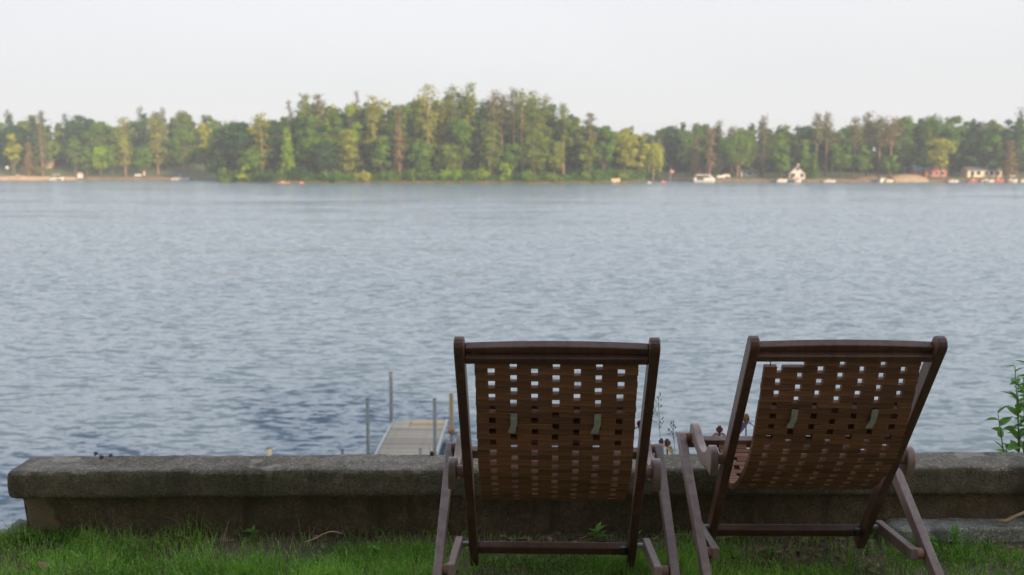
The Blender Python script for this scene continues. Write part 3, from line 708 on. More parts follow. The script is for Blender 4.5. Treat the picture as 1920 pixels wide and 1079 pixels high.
house(1490, 341 + 9, 5.4, 6, 2.2, 2.5, 'greige', 'roof', 'pale gabled cottage near the water on the right shore', name='cottage', ridge='y', wins=[(-1.3, 1.5, 1.1, 1.3), (1.6, 1.5, 1.1, 1.3), (0, 3.6, 1, 1)])
house(1748, 341 + 16, 7.5, 6, 2.6, 2.4, 'red', 'roof_teal', 'red house with a sunlit gable behind the orange sand slope', ridge='y', wins=[(-2, 1.5, 1.2, 1.2), (0.2, 1.5, 1.0, 1.2), (2.3, 1.5, 1.2, 1.2)])
house(1726, 341 + 18, 6.5, 6, 2.3, 1.8, 'red', 'roof_teal', 'lower red wing with a teal roof left of the red gabled house', name='house_wing', wins=[(1.6, 1.3, 1.2, 1.0)])
house(1838, 341 + 15, 12, 6, 2.7, 1.0, 'cream', 'roof', 'long cream building with a row of windows near the right edge', wins=[(-4.3, 1.6, 1.3, 1.3), (-2.1, 1.6, 1.3, 1.3), (.6, 1.6, 1.1, 1.3), (2.4, 1.6, 1.1, 1.3), (4.6, 1.6, 1.2, 1.3)])
house(1402, 341 + 20, 6.0, 5, 1.9, .7, 'white', 'roof', 'low white cabin behind the big round tree', name='cabin', wins=[(0, 1.2, 1.6, .7)])
# sand banks and revetments: bodies of ground laid against the shore
def bank(name, px0, px1, hgt, dep, mat, label, Y0=None):
    a = np.linspace(px0, px1, 40); X = (a - CX) / F_PX * (Y0 or 345); Yf = shore_y(X) - .6
    rs = np.random.RandomState(int(px0) + 500); V = []; rows = 5
    for j in range(rows):
        t = j / (rows - 1); yy = Yf + dep * t; zz = np.maximum(far_h(X, yy), WATER - .1) + .06 + hgt * math.sin(math.pi * min(1, t * 1.25) * .5) * np.sin(np.linspace(.02, .98, 40) * math.pi) ** .35 * (1 if j else 0) + rs.normal(size=40) * .04
        if j == 0: zz = X * 0 + WATER - .15
        if j == rows - 1: zz = far_h(X, yy) - .15
        V.append(np.stack([X, yy, zz], -1))
    nx = 40; i = np.arange((rows - 1) * (nx - 1)); r, c = i // (nx - 1), i % (nx - 1); q = r * nx + c
    o = link(name, npmesh(name, np.concatenate(V), np.stack([q, q + 1, q + nx + 1, q + nx], -1), np.full(len(q), 4)), M[mat], smooth=True); o['kind'] = 'structure'; o['label'] = label
bank('sand_bank', 1670, 1732, 1.35, 9, 'sand', 'orange sand slope left of the red house')
bank('sand_bank', 1600, 1645, 1.0, 5, 'earth', 'low brown bank right of the green tree')
bank('beach', -60, 152, .6, 3, 'sand', 'pale sandy wall along the left lawn', 388)
bank('beach', 150, 372, .5, 2.2, 'earth', 'brown bank between the pale shelter and the island', 388)
bank('beach', 1255, 1460, .35, 2.2, 'earth', 'strip of sandy earth right of the pontoon boat')
bank('beach', 1500, 1600, .3, 2.2, 'earth', 'thin brown strip right of the pale cottage')
bank('beach', 1732, 2000, .3, 2.0, 'earth', 'brown strip below the cream building')

def hull(mb, L, Wd, H, z0=0.0):
    n = 9; pr = []
    for i in range(n):
        t = i / (n - 1); w = Wd / 2 * (1 if t < .55 else math.sqrt(max(.002, 1 - ((t - .55) / .46) ** 2))); lift = .25 * H * max(0, t - .5) * 2
        x = (t - .5) * L; pr.append([(x, -w, z0 + H + lift), (x, -w * .7, z0), (x, w * .7, z0), (x, w, z0 + H + lift)])
    vs = [p for r in pr for p in r]; fs = []
    for i in range(n - 1):
        for k in range(4): fs.append((i * 4 + k, i * 4 + (k + 1) % 4, (i + 1) * 4 + (k + 1) % 4, (i + 1) * 4 + k))
    fs.append((3, 2, 1, 0)); fs.append(tuple((n - 1) * 4 + k for k in range(4)))
    mb.add(vs, fs)
def boat(px, dy, L, label, rz=0, canopy=None, mat='white', H=.7, Wd=2.0, Yb=None, gf=None, name='motorboat', cat='boat', wind=True):
    Xa = (px - CX) / F_PX * (Yb or 343); Y = (float(shore_y(np.array(Xa))) if Yb is None else Yb) + dy
    x = (px - CX) / F_PX * Y; t = empty(name, (x, Y, WATER - .12), rz, label, cat)
    mb = MB(); hull(mb, L, Wd, H); mb.build('hull', M[mat], t)
    MB().box((-.1 * L, 0, H + .22), (.30 * L, Wd * .6, .4)).build('seat', M['tan' if mat != 'tan' else 'white'], t)
    if wind:
        MB().prism([(.06 * L, H), (.14 * L, H), (.04 * L, H + .65)], -Wd * .35, Wd * .35, 'y').build('windshield', M['glass'], t)
        MB().box((-.5 * L - .1, 0, H * .7), (.35, .45, .9)).build('outboard_motor', M['metal'], t)
    if canopy:
        c = MB(); c.prism([(-.3 * L, 2.2), (.2 * L, 2.2), (.16 * L, 2.42), (-.26 * L, 2.42)], -Wd * .5, Wd * .5, 'y').build('canopy', M[canopy], t)
        for ax in (-.25, .15):
            for s in (-1, 1): MB().tube([(ax * L, s * Wd * .45, H), (ax * L, s * Wd * .45, 2.2)], .035, 5).build('canopy_pole', M['grey_metal'], t)
    return t
boat(112, -3, 5.2, 'white motorboat with a pale canopy moored below the dark brown house', canopy='white', Yb=388, H=1.0)
boat(333, -2.5, 3.2, 'small white boat left of the blue-canopied boat', Yb=388, H=.8, wind=False, name='rowing_boat')
boat(346, -4, 5.0, 'cream motorboat under a blue canopy on the left shore', canopy='blue_canvas', Yb=388, H=1.0)
boat(1463, -2, 3.6, 'white boat under the small green tree left of the pale cottage', H=1.0)
boat(1492, -3, 3.0, 'small white boat right in front of the pale cottage', H=.9, rz=.5)
boat(1552, -2.5, 4.0, 'low white boat left of the small brown bank', H=.7, wind=False, name='rowing_boat')
boat(1650, -2, 2.6, 'white boat on a lift right of the low brown bank', H=1.3, rz=.3)
boat(1663, -2.6, 2.6, 'cream boat just left of the orange sand slope', H=.9, mat='cream')
boat(1782, -2.2, 3.6, 'white boat between the red house and the red boats', H=.7)
boat(1822, -2.4, 4.4, 'red boat below the left end of the cream building', mat='red', H=.8)
boat(1846, -3.0, 4.6, 'white runabout in the middle of the red and white boats', H=.9)
boat(1868, -2.2, 3.6, 'dark red boat right of the white runabout', mat='red', H=1.0, canopy='red')
boat(1892, -2.4, 3.8, 'white boat with a raised cabin near the right edge', H=1.0, canopy='white')
boat(1917, -2.0, 3.6, 'cream boat cut by the right edge of the view', H=1.0, mat='cream')
boat(1243, -1.0, 2.2, 'tiny red and white boat off the willow tip', mat='red', H=.45, Wd=1.0, Yb=330, wind=False, name='rowing_boat')
boat(1216, -1.0, 1.2, 'small white float off the willow tip', H=.4, Wd=.8, Yb=325, wind=False, name='float', cat='float')
boat(535, -.2, 4.0, 'orange kayak pulled up under the dark shrubs of the island', mat='orange', H=.35, Wd=.8, Yb=321, wind=False, name='kayak', cat='kayak')
boat(568, -.4, 1.6, 'small orange float right of the orange kayak', mat='orange', H=.35, Wd=.7, Yb=320, wind=False, name='float', cat='float')
k = boat(1153, .9, 2.8, 'overturned tan boat on the island bank left of the willow', mat='tan', H=.9, Wd=1.3, Yb=315, wind=False, name='rowing_boat')
k.rotation_euler = (math.pi, 0, 0); k.location.z = WATER + 1.6
boat(41, .6, 3.2, 'orange kayak lying on the pale sandy wall', mat='orange', H=.4, Wd=.8, Yb=388, wind=False, name='kayak', cat='kayak').location.z = WATER + 1.25
# white pontoon boat
x, y, z = FP(1320, 338, WATER - .1); t = empty('pontoon_boat', (x, y, z), 0, 'large white pontoon boat with a roof moored right of the willow', 'boat')
for s in (-1, 1): MB().tube([(-3.5, s * 1.0, .25), (2.9, s * 1.0, .25), (3.6, s * 1.0, .45)], [.33, .33, .08], 10).build('pontoon', M['grey_metal'], t)
MB().box((0, 0, .72), (7.0, 2.5, .16)).build('deck', M['white'], t)
MB().box((-3.1, 0, 1.25), (.9, 2.3, .9)).box((1.5, -1.15, 1.2), (3.6, .1, .8)).box((2.9, 0, 1.2), (1.1, 2.3, .8)).build('railing', M['white'], t, bevel=.05)
MB().prism([(-3.2, 2.7), (1.7, 2.7), (2.6, 1.9), (2.8, 1.6), (2.3, 1.6), (1.3, 2.45), (-3.0, 2.45)], -1.25, 1.25, 'y').build('canopy', M['white'], t)
MB().box((-.9, .2, 1.25), (2.0, 1.6, .8)).build('seat', M['darkbrown'], t)
for sx_ in (-2.9, 1.3):
    for s in (-1, 1): MB().tube([(sx_, s * 1.15, .8), (sx_, s * 1.15, 2.5)], .04, 6).build('canopy_pole', M['grey_metal'], t)
# little things on the far lawns
def post_thing(name, px, Y, h, cap, mat, label, cat, capmat):
    x, y, z = FP(px, Y); t = empty(name, (x, y, z), 0, label, cat)
    MB().tube([(0, 0, -.3), (0, 0, h)], .07, 6).build('post', M[mat], t); MB().box((0, 0, h + cap[2] / 2), cap).build('box' if cat != 'flag' else 'cloth', M[capmat], t)
post_thing('birdhouse', 15, 396, 2.3, (.9, .6, 1.2), 'bark', 'white birdhouse on a post at the left edge of the lawn', 'birdhouse', 'white')
post_thing('sign_post', 271, 392, .6, (.6, .2, 1.6), 'bark', 'yellow upright board on the left shore', 'sign', 'cream')
x, y, z = FP(1257, 352); t = empty('flagpole', (x, y, z), 0, 'flagpole with a small pink flag right of the willow', 'flagpole')
MB().tube([(0, 0, -.3), (0, 0, 6.2)], .06, 6).build('pole', M['white'], t)
MB().prism([(0, 4.6), (.5, 4.68), (1.0, 4.58), (1.2, 4.62), (1.2, 5.5), (1.0, 5.44), (.5, 5.54), (0, 5.5)], -.03, .03, 'y').build('flag', simple('flag_cloth', (.62, .25, .24), .8), t)
x, y, z = FP(151, 387.5, WATER); t = empty('boat_shelter', (x, y, z), 0, 'pale upright shelter on the waterline right of the moored motorboat', 'shelter')
MB().box((0, 0, 1.5), (1.7, 1.4, 1.6)).build('wall', M['white'], t); MB().prism([(-1.1, 2.32), (1.1, 2.32), (0, 3.0)], -.9, .9, 'y').build('roof', M['tan'], t)
for s in (-1, 1):
    for q in (-1, 1): MB().tube([(s * .7, q * .55, -.6), (s * .7, q * .55, .72)], .08, 6).build('leg', M['darkbrown'], t)
def bench(px, Y, label):
    x, y, z = FP(px, Y); t = empty('bench', (x, y, z), 0, label, 'bench')
    MB().box((0, 0, .5), (2.6, .6, .12)).build('seat', M['white'], t); MB().box((0, .32, .95), (2.6, .08, .6)).build('backrest', M['white'], t)
    for s in (-1, 1): MB().box((s * 1.0, 0, .2), (.15, .5, .5)).build('leg', M['white'], t)
bench(259, 391, 'pale bench on the brown bank of the left shore')
bench(1352, 347, 'pale bench on the lawn right of the pontoon boat')
bench(1362, 352, 'second pale bench, further up the lawn behind the first')
def jetty(px, L, label, mat='lumber'):
    Xa = (px - CX) / F_PX * 343; Y = float(shore_y(np.array(Xa))); x = (px - CX) / F_PX * Y
    t = empty('jetty', (x, Y - L / 2, WATER), 0, label, 'jetty')
    MB().box((0, 0, .5), (1.4, L, .14)).build('deck', M[mat], t)
    for s in (-1, 1):
        for q in (-.42, 0, .42): MB().tube([(s * .6, q * L, -.8), (s * .6, q * L, .9)], .07, 6).build('post', M['lumber'], t)
jetty(1478, 8, 'grey jetty left of the pale cottage boats')
jetty(1835, 8, 'grey jetty among the red boats')
jetty(1880, 7, 'grey jetty left of the raised-cabin boat')
jetty(126, 6, 'grey jetty beside the canopied white motorboat')

# ------------------------------------------------------------------ the near dock
M['rail'] = simple('rail_metal', (.52, .53, .52), .6, (.40, .41, .40), 3)
def dock():
    Yn, Yf = 9.8, 21.5; zt = CAM_H - 5.60
    xl0, _ = gx(737, 787, Yf); xr0, _ = gx(840, 787, Yf)
    cx = (xl0 + xr0) / 2; wd = xr0 - xl0
    _, Yb = 0, 18.9
    xlb, _ = gx(703, 850, Yb); ang = math.atan2(xl0 - xlb, Yf - Yb)
    t = empty('dock', (cx, Yf, zt), -ang, 'weathered plank dock with white metal edges running out into the lake', 'dock')
    L = Yf - Yn; me = None; n = int(L / .145); rs = random.Random(3)
    pm = MB().box((0, 0, 0), (wd - .1, .135, .035)).mesh('plank'); pm.materials.append(M['lumber'])
    for i in range(n):
        if 0 < i < 4:  # right part of these planks has the sunlight in its colour
            MB().box((wd * .16, 0, 0), (wd * .60, .135, .035)).build('sun_tinted_plank', M['sun_tinted_wood'], t).location = (0, -.08 - i * .145, -.0175)
            MB().box((-wd * .31, 0, 0), (wd * .31, .135, .035)).build('plank', M['lumber'], t).location = (0, -.08 - i * .145, -.0175); continue
        if i == 0:
            MB().box((.12, 0, -.005), (wd * .78, .15, .04)).build('end_board', M['sun_tinted_wood'], t).location = (.0, -.08, -.018); continue
        o = link('plank', pm, None, t); o.location = (rs.uniform(-.006, .006), -.08 - i * .145, -.0175 + rs.uniform(-.004, .004)); o.rotation_euler = (rs.uniform(-.003, .003), 0, rs.uniform(-.004, .004))
    for s in (-1, 1):
        MB().box((s * (wd / 2 - .02), -L / 2, -.05), (.035, L, .13)).build('edge_rail', M['rail'], t)
    for q in (.5, L * .33, L * .66, L - .5): MB().box((0, -q, -.12), (wd - .1, .08, .1)).build('cross_beam', M['grey_metal'], t)
    return t, ang
dk, dang = dock()
def pole(px, ytop, Y, label, r=.03, mat='post_metal', name='dock_post', upper=None, cap=True, zb=WATER - .8):
    x, zt = gx(px, ytop, Y); t = empty(name, (x, Y, zb), 0, label, 'post', 'posts around the near dock'); h = zt - zb
    if upper:
        MB().tube([(0, 0, 0), (0, 0, h - upper)], r, 12).build('pipe', M[mat], t, smooth=True)
        MB().box((0, 0, h - upper / 2), (.085, .085, upper)).build('wooden_sleeve', M['sun_tinted_wood'], t, bevel=.008)
        MB().box((0, 0, h - upper - .03), (.13, .13, .1)).build('bracket', simple('rusty_steel', (.32, .16, .09), .8), t, bevel=.01)
    else:
        MB().tube([(0, 0, 0), (.01, 0, h)], r, 12).build('pipe', M[mat], t, smooth=True)
        MB().tube([(.01, 0, h), (.01, 0, h + .015)], [r * 1.15, r * .9], 12).build('cap', M['metal'], t)
    return t
pole(688, 749, 18.75, 'grey pipe post at the near left corner of the dock', .034)
pole(732, 699, 21.3, 'tallest grey pipe post at the far left corner of the dock', .040)
pole(814, 749, 18.75, 'grey pipe post on the near right side of the dock', .034)
pole(846, 737, 20.6, 'post with a sleeve coloured sunlit orange at the far right of the dock', .032, upper=.80)
pole(503, 841, 17.5, 'short pale wooden stub seen over the wall left of the dock', .045, 'cream')
pole(641, 844, 17.5, 'short grey pipe stub left of the dock', .03)
pole(787, 843, 17.2, 'short thin grey pipe stub at the near edge of the dock deck', .022)

# ------------------------------------------------------------------ concrete wall
def rough_block(name, x0, x1, y0, y1, z0, z1, mat, parent, rad, amp, seed, nx=None, end_taper=None):
    "rounded, slightly uneven cast-concrete bar along x, built as rings"
    nx = nx or int((x1 - x0) / .03); rs = np.random.RandomState(seed)
    prof = []
    cy, cz = (y0 + y1) / 2, (z0 + z1) / 2; hy, hz = (y1 - y0) / 2, (z1 - z0) / 2
    def side(a, b, n):
        return [(a[0] + (b[0] - a[0]) * i / n, a[1] + (b[1] - a[1]) * i / n) for i in range(n)]
    c = [(-hy + rad, -hz), (hy - rad, -hz), (hy, -hz + rad), (hy, hz - rad), (hy - rad, hz), (-hy + rad, hz), (-hy, hz - rad), (-hy, -hz + rad)]
    q = rad * .3
    arcs = {1: (hy - q, -hz + q), 3: (hy - q, hz - q), 5: (-hy + q, hz - q), 7: (-hy + q, -hz + q)}
    for i in range(8):
        a, b = c[i], c[(i + 1) % 8]
        if i % 2 == 0: prof += side(a, b, 9 if i in (0, 4) else 6)
        else: prof += [a, arcs[i]]
    m = len(prof); V = []; er = rad * 2.6; xs = np.concatenate([x0 + er * (1 - np.cos(np.linspace(0, math.pi / 2, 7)))[:-1], np.linspace(x0 + er, x1 - er, nx - 12), x1 - er * (1 - np.cos(np.linspace(math.pi / 2, 0, 7)))[1:]]); nx = len(xs)
    for i, x in enumerate(xs):
        d = min(x - x0, x1 - x); k = 1.0
        if d < er: k = 1 - (1 - math.sqrt(max(0, 1 - (1 - d / er) ** 2)))
        for (a, b) in prof: V.append((x, cy + a - math.copysign(min(abs(a), er * (1 - k)), a), cz + b - math.copysign(min(abs(b), er * .55 * (1 - k)), b)))
    V = np.array(V)
    n1 = vnoise(V[:, 0] + V[:, 2] * 3.1, V[:, 1] * 1.7 + V[:, 2] * 2, .10, seed) - .5; n2 = vnoise(V[:, 0] - V[:, 2] * 2, V[:, 1] + V[:, 2] * 3, .035, seed + 1) - .5
    n3 = vnoise(V[:, 0], V[:, 0] * .3, .7, seed + 2) - .5
    V[:, 1] += (n1 * amp + n2 * amp * .6) * np.sign(V[:, 1] - cy); V[:, 2] += (n1 * amp * .7 + n2 * amp * .5) + n3 * amp * .8
    if end_taper: V[:, 0] += end_taper(V)
    fs = []; cnt = []
    for i in range(nx - 1):
        for k2 in range(m): fs += [i * m + k2, i * m + (k2 + 1) % m, (i + 1) * m + (k2 + 1) % m, (i + 1) * m + k2]; cnt.append(4)
    fs += list(range(m))[::-1]; cnt.append(m); fs += [(nx - 1) * m + k2 for k2 in range(m)]; cnt.append(m)
    me = npmesh(name, V, fs, cnt); bm = bmesh.new(); bm.from_mesh(me); bmesh.ops.recalc_face_normals(bm, faces=bm.faces); bm.to_mesh(me); bm.free()
    return link(name, me, M[mat], parent, smooth=True)
wt = empty('garden_wall', (0, WALL_Y, 0), WALL_ROT, 'low mossy concrete wall with a thick coping along the lake edge of the lawn', 'wall')
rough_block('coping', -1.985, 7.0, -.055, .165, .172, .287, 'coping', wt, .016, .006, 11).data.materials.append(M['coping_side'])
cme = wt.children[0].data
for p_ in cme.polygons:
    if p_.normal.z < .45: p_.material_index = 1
def tp(V): return np.where(V[:, 0] < -1.8, np.clip((.17 - V[:, 2]) / .06, 0, 1) * .028, 0)
rough_block('wall_body', -1.962, 7.0, 0.0, .13, -.15, .174, 'wall', wt, .012, .012, 12, end_taper=tp)
def boulder(name, loc, d, seed, mat, label, cat='rock', parent=None, group=None, sub=2):
    bm = bmesh.new(); bmesh.ops.create_icosphere(bm, subdivisions=sub, radius=.5); rs = random.Random(seed)
    from mathutils import noise as mn
    for v in bm.verts:
        n = mn.noise(v.co * 2.2 + Vector((seed * 3.1, seed, 0))); v.co = v.co * (1 + n * .45); v.co = Vector((v.co.x * d[0], v.co.y * d[1], v.co.z * d[2]))
    me = bpy.data.meshes.new(name); bm.to_mesh(me); bm.free(); o = link(name, me, M[mat], parent, loc, smooth=True); return tag(o, label, cat, group)
x, _ = gx(36, 1000, 3.86); boulder('stone', (x, 3.9, -.005), (.11, .12, .09), 3, 'rock', 'small grey stone at the foot of the wall left end')
boulder('stone', (x + .03, 3.99, .05), (.08, .08, .07), 5, 'rock', 'smaller stone on top of the one at the wall left end')
sl = rough_block('stone_slab', .0, 1.9, 0, .12, 0, .07, 'slab', None, .012, .008, 21); sl.location = (1.50, 3.76, -.012); sl.rotation_euler = (0, 0, R(1.0))
se = rough_block('stone_edging', .0, .75, 0, .07, 0, .05, 'slab', None, .012, .006, 25); se.location = (-2.75, 3.83, -.04)
tag(se, 'thin grey edging stone at the lawn edge left of the wall end', 'edging stone')
tag(sl, 'flat grey concrete slab lying against the wall foot right of the chairs', 'slab')

# ------------------------------------------------------------------ deck chairs
def bar(mb, p, q, wx, th, x0):
    "bar in the y-z plane from p to q, th thick across its length, wx wide centred at x0"
    p, q = Vector((0, *p)), Vector((0, *q)); d = (q - p).normalized(); n = Vector((0, -d.z, d.y)) * th / 2
    mb.prism([((p + n).y, (p + n).z), ((q + n).y, (q + n).z), ((q - n).y, (q - n).z), ((p - n).y, (p - n).z)], x0 - wx / 2, x0 + wx / 2)

def catmull(P, n=12):
    P = [P[0]] + list(P) + [P[-1]]; out = []
    for i in range(1, len(P) - 2):
        for k in range(n):
            t = k / n; a, b, c, d = [np.array(x, float) for x in P[i - 1:i + 3]]
            out.append(.5 * ((2 * b) + (-a + c) * t + (2 * a - 5 * b + 4 * c - d) * t * t + (-a + 3 * b - 3 * c + d) * t ** 3))
    out.append(np.array(P[-2], float)); return out

def deck_chair(loc, rz, T, St, label, seed, sling, gap_left=False, legt=(.76, .44), legb=(0.0, 0.0), link_near=(.27, .156), droop=0):
    root = empty('deck_chair', loc, rz, label, 'deck chair', 'two folding wooden deck chairs facing the lake')
    W = .54; pw = .030; rs = random.Random(seed)
    d = (Vector((0, *St)) - Vector((0, *T))).normalized(); nrm = Vector((0, -d.z, d.y))      # nrm: forward-up side of the frame
    if nrm.y < 0: nrm = -nrm
    fw = M['lit_frame_wood']
    L = (Vector(St) - Vector(T)).length
    foot = (T[0] + d.y * (L + .085), T[1] + d.z * (L + .085))
    def along(s, off=0.0):
        p = Vector((0, *T)) + d * s + nrm * off; return (p.y, p.z)
    # back posts: rounded ends
    for s in (-1, 1):
        hw = .027; pts = []
        for k in range(7):
            a = math.pi * k / 6; pts.append(along(-.0 + hw * .9 - math.sin(a) * hw * .9, math.cos(a) * hw))
        pts += [along(L + .085, -hw * .9), along(L + .085, hw * .9)]
        MB().prism(pts, s * (W / 2 + pw) - (pw if s > 0 else 0), s * (W / 2 + pw) + (0 if s > 0 else pw)).build('back_post', M['shaded_frame'], root, bevel=.004)
    # head rail (arched) and the rail under it
    mb = MB(); n = 16; vs = []; fs = []
    for i in range(n + 1):
        x = -W / 2 + W * i / n; ar = .009 * (1 - (2 * i / n - 1) ** 2)
        for (a, o) in ((.036 - ar, -.004), (.036 - ar, .024), (.056, .024), (.056, -.004)):
            p = along(a, o); vs.append((x, *p))
    for i in range(n):
        for k in range(4): fs.append((i * 4 + k, i * 4 + (k + 1) % 4, i * 4 + 4 + (k + 1) % 4, i * 4 + 4 + k))
    fs += [(0, 1, 2, 3), (n * 4 + 3, n * 4 + 2, n * 4 + 1, n * 4)]
    mb.add(vs, fs).build('head_rail', M['shaded_frame'], root, bevel=.0035)
    mb = MB(); mb.prism([along(.058, -.022), along(.058, .012), along(.083, .012), along(.083, -.022)], -W / 2, W / 2); mb.build('top_rail', M['shaded_frame'], root, bevel=.003)
    # bottom stretcher
    mb = MB(); mb.prism([along(L - .022, -.014), along(L - .022, .014), along(L + .018, .014), along(L + .018, -.014)], -W / 2, W / 2); mb.build('stretcher', M['shaded_frame'], root, bevel=.003)
    # outer leg frame
    xo = .385
    lt, lb = legt, legb; dd = (Vector((0, *lb)) - Vector((0, *lt))).normalized(); nn = Vector((0, -dd.z, dd.y)); LL = (Vector(lb) - Vector(lt)).length
    def la(s, off=0.):
        p = Vector((0, *lt)) + dd * s + nn * off; return (p.y, p.z)
    for s in (-1, 1):
        hw = .024; pts = [la(hw - math.sin(math.pi * k / 6) * hw, math.cos(math.pi * k / 6) * hw) for k in range(7)]
        pts += [la(LL - hw + math.sin(math.pi * k / 6) * hw, -math.cos(math.pi * k / 6) * hw) for k in range(7)]
        MB().prism(pts, s * xo - .015 + .006, s * xo + .015 + .006).build('leg', fw, root, bevel=.003)
    mb = MB(); mb.prism([la(.03, -.020), la(.03, .020), la(.056, .020), la(.056, -.020)], -xo + .016, xo - .016); mb.build('seat_rail', fw, root, bevel=.003)
    mb = MB(); mb.prism([la(LL - .13, -.014), la(LL - .13, .014), la(LL - .09, .014), la(LL - .09, -.014)], -xo + .016, xo - .016); mb.build('rear_stretcher', fw, root, bevel=.003)
    # arms
    prof = [(.325, .408), (.311, .435), (.305, .47), (.318, .500), (.345, .512), (.372, .503), (.41, .474), (.46, .457), (.53, .456), (.59, .470), (.64, .490), (.68, .499), (.715, .493), (.735, .468), (.730, .440), (.70, .424), (.65, .428), (.58, .417), (.50, .404), (.43, .408), (.385, .422), (.355, .415)]
    profs = [tuple(q) for q in catmull(prof + [prof[0]], 4)[:-1]]
    for s in (-1, 1):
        xa = s * .336
        a = MB().prism([(y + T[0], z) for y, z in profs], xa - .014, xa + .014).build('arm', fw, root, bevel=.004)
        t_ = (.978 - .478) / .878
        MB().tube([(s * .300, .338, .468), (s * .322, .338, .468)], .019, 14).build('arm_pivot', M['hinge_wood'], root, smooth=False)
        MB().tube([(s * .350, .690, .447), (s * .371, .690, .447)], .016, 12).build('arm_dowel', M['hinge_wood'], root)
        # lower link between the two frames
        far = along(L - .03, 0); near = link_near
        mb = MB(); bar(mb, (far[0] + .02, far[1] - .004), (near[0] - .02, near[1] + .004), .028, .042, s * .337); mb.build('link', fw, root, bevel=.005)
        MB().tube([(s * .300, far[0] - .01, far[1]), (s * .324, far[0] - .01, far[1])], .009, 10).build('link_bolt', M['grey_metal'], root)
        MB().tube([(s * .350, near[0], near[1]), (s * .372, near[0], near[1])], .020, 14).build('link_dowel', M['hinge_wood'], root)
    o = MB().box((W / 2 - .018, along(L - .01, -.02)[0], along(L - .01, -.02)[1] + .006), (.022, .02, .03)).build('latch', M['metal'], root, bevel=.004)
    # sling of interlocked slats, hung in a curve from top rail to seat rail
    C = catmull(sling, 40); seg = np.array(C); ds = np.r_[0, np.cumsum(np.linalg.norm(np.diff(seg, axis=0), axis=1))]; tot = ds[-1]
    pitch = .0215; rows = int(tot / pitch); pitch = tot / rows
    SW = .483; cols = [-.193, -.127, -.064, 0, .064, .127, .193]; hw = .0102
    def pos(s): return np.interp(s, ds, seg[:, 0]), np.interp(s, ds, seg[:, 1])
    ev = [cols[1], cols[3], cols[5]]; od = [cols[0], cols[2], cols[4], cols[6]]
    cache = {}
    for r in range(rows):
        hs = ev if r % 2 == 0 else od
        edges = [-SW / 2] + [c for h in hs for c in (h - hw, h + hw)] + [SW / 2]
        s0 = (r + .5) * pitch; y, z = pos(s0); y1, z1 = pos(s0 + .004); y0, z0 = pos(s0 - .004); ang = math.atan2(z1 - z0, y1 - y0)
        for k in range(0, len(edges), 2):
            a, b = edges[k], edges[k + 1]
            if gap_left and r == 0 and b < -.05: continue
            wdt = round(b - a, 4)
            if wdt not in cache:
                m_ = MB(); c_ = .0017; yy, zz = pitch / 2 - .0005, .0098; x_ = wdt / 2
                poly = [(-yy, -zz + c_), (-yy + c_, -zz), (yy - c_, -zz), (yy, -zz + c_), (yy, zz - c_), (yy - c_, zz), (-yy + c_, zz), (-yy, zz - c_)]
                me = m_.prism(poly, -x_, x_).mesh('slat'); me.materials.append(M['slat_wood']); cache[wdt] = me
            o = link('slat', cache[wdt], None, root); o.location = ((a + b) / 2 + rs.uniform(-.0012, .0012), y, z + rs.uniform(-.0006, .0006))
            o.rotation_euler = (ang + rs.uniform(-.09, .09), rs.uniform(-.006, .006), rs.uniform(-.005, .005))
    for c in (-.222, .222, -.096, .096):
        cc = MB(); cc.tube([(c, *pos(s)) for s in np.linspace(.0, tot, 30)], .0015, 4)
        cc.build('cord', M['darkbrown'], root)
    # dark lumbar pad tied to the front of the sling
    q = []; 
    for k in range(9):
        y, z = pos(.165 + .148 * k / 8); q.append((y + .016, z + .006))
    th = [.004, .014, .02, .023, .024, .023, .02, .014, .004]
    poly = q + [(y + t_ * 1.0, z + t_ * .4) for (y, z), t_ in reversed(list(zip(q, th)))]
    MB().prism(poly, -SW / 2 + .012, SW / 2 - .012).build('lumbar_pad', M['pad'], root, bevel=.003)
    # pale cloth ties threaded through the back
    for c in (cols[1], cols[5]):
        s0 = pitch * 8.1; pts = []
        for k in range(8):
            s = s0 + k * .0105; y, z = pos(s); off = -.0125 - (.002 if k > 1 else 0); pts.append((y + off * .9, z + off * .35))
        vs = []; fs = []
        for k, (y, z) in enumerate(pts):
            sh = 0 if k < 5 else -.003 * (k - 4); h_ = .0100 * (1 if k < 6 else 1.12)
            for q in (-h_, h_): vs += [(c + sh + q, y, z), (c + sh + q, y - .0018, z - .0006)]
        for k in range(7):
            b = k * 4; fs += [(b, b + 2, b + 6, b + 4), (b + 1, b + 5, b + 7, b + 3), (b, b + 4, b + 5, b + 1), (b + 2, b + 3, b + 7, b + 6)]
        fs += [(0, 1, 3, 2), (28, 30, 31, 29)]
        MB().add(vs, fs).build('tie_strap', M['strap'], root)
    return root
sl1 = [(.047, .896), (.10, .745), (.165, .605), (.23, .505), (.33, .412), (.42, .354), (.50, .328), (.58, .332), (.66, .368), (.735, .420)]
xa, _ = gx(1042, 632, 2.85)
deck_chair((xa + .003, 2.85, 0), R(-1.6), (0, .970), (.608, .097), 'left wooden deck chair with a slatted sling, turned straight away from the camera', 1, sl1)
sl2 = [(.047, .873), (.10, .725), (.165, .592), (.23, .495), (.33, .402), (.42, .344), (.50, .322), (.58, .330), (.66, .368), (.735, .418)]
xb, _ = gx(1591, 632, 2.996)
deck_chair((xb, 2.996, 0), R(-.5), (0, .948), (.588, .116), 'right wooden deck chair with a slatted sling, its top left slat missing', 2, sl2, gap_left=True)

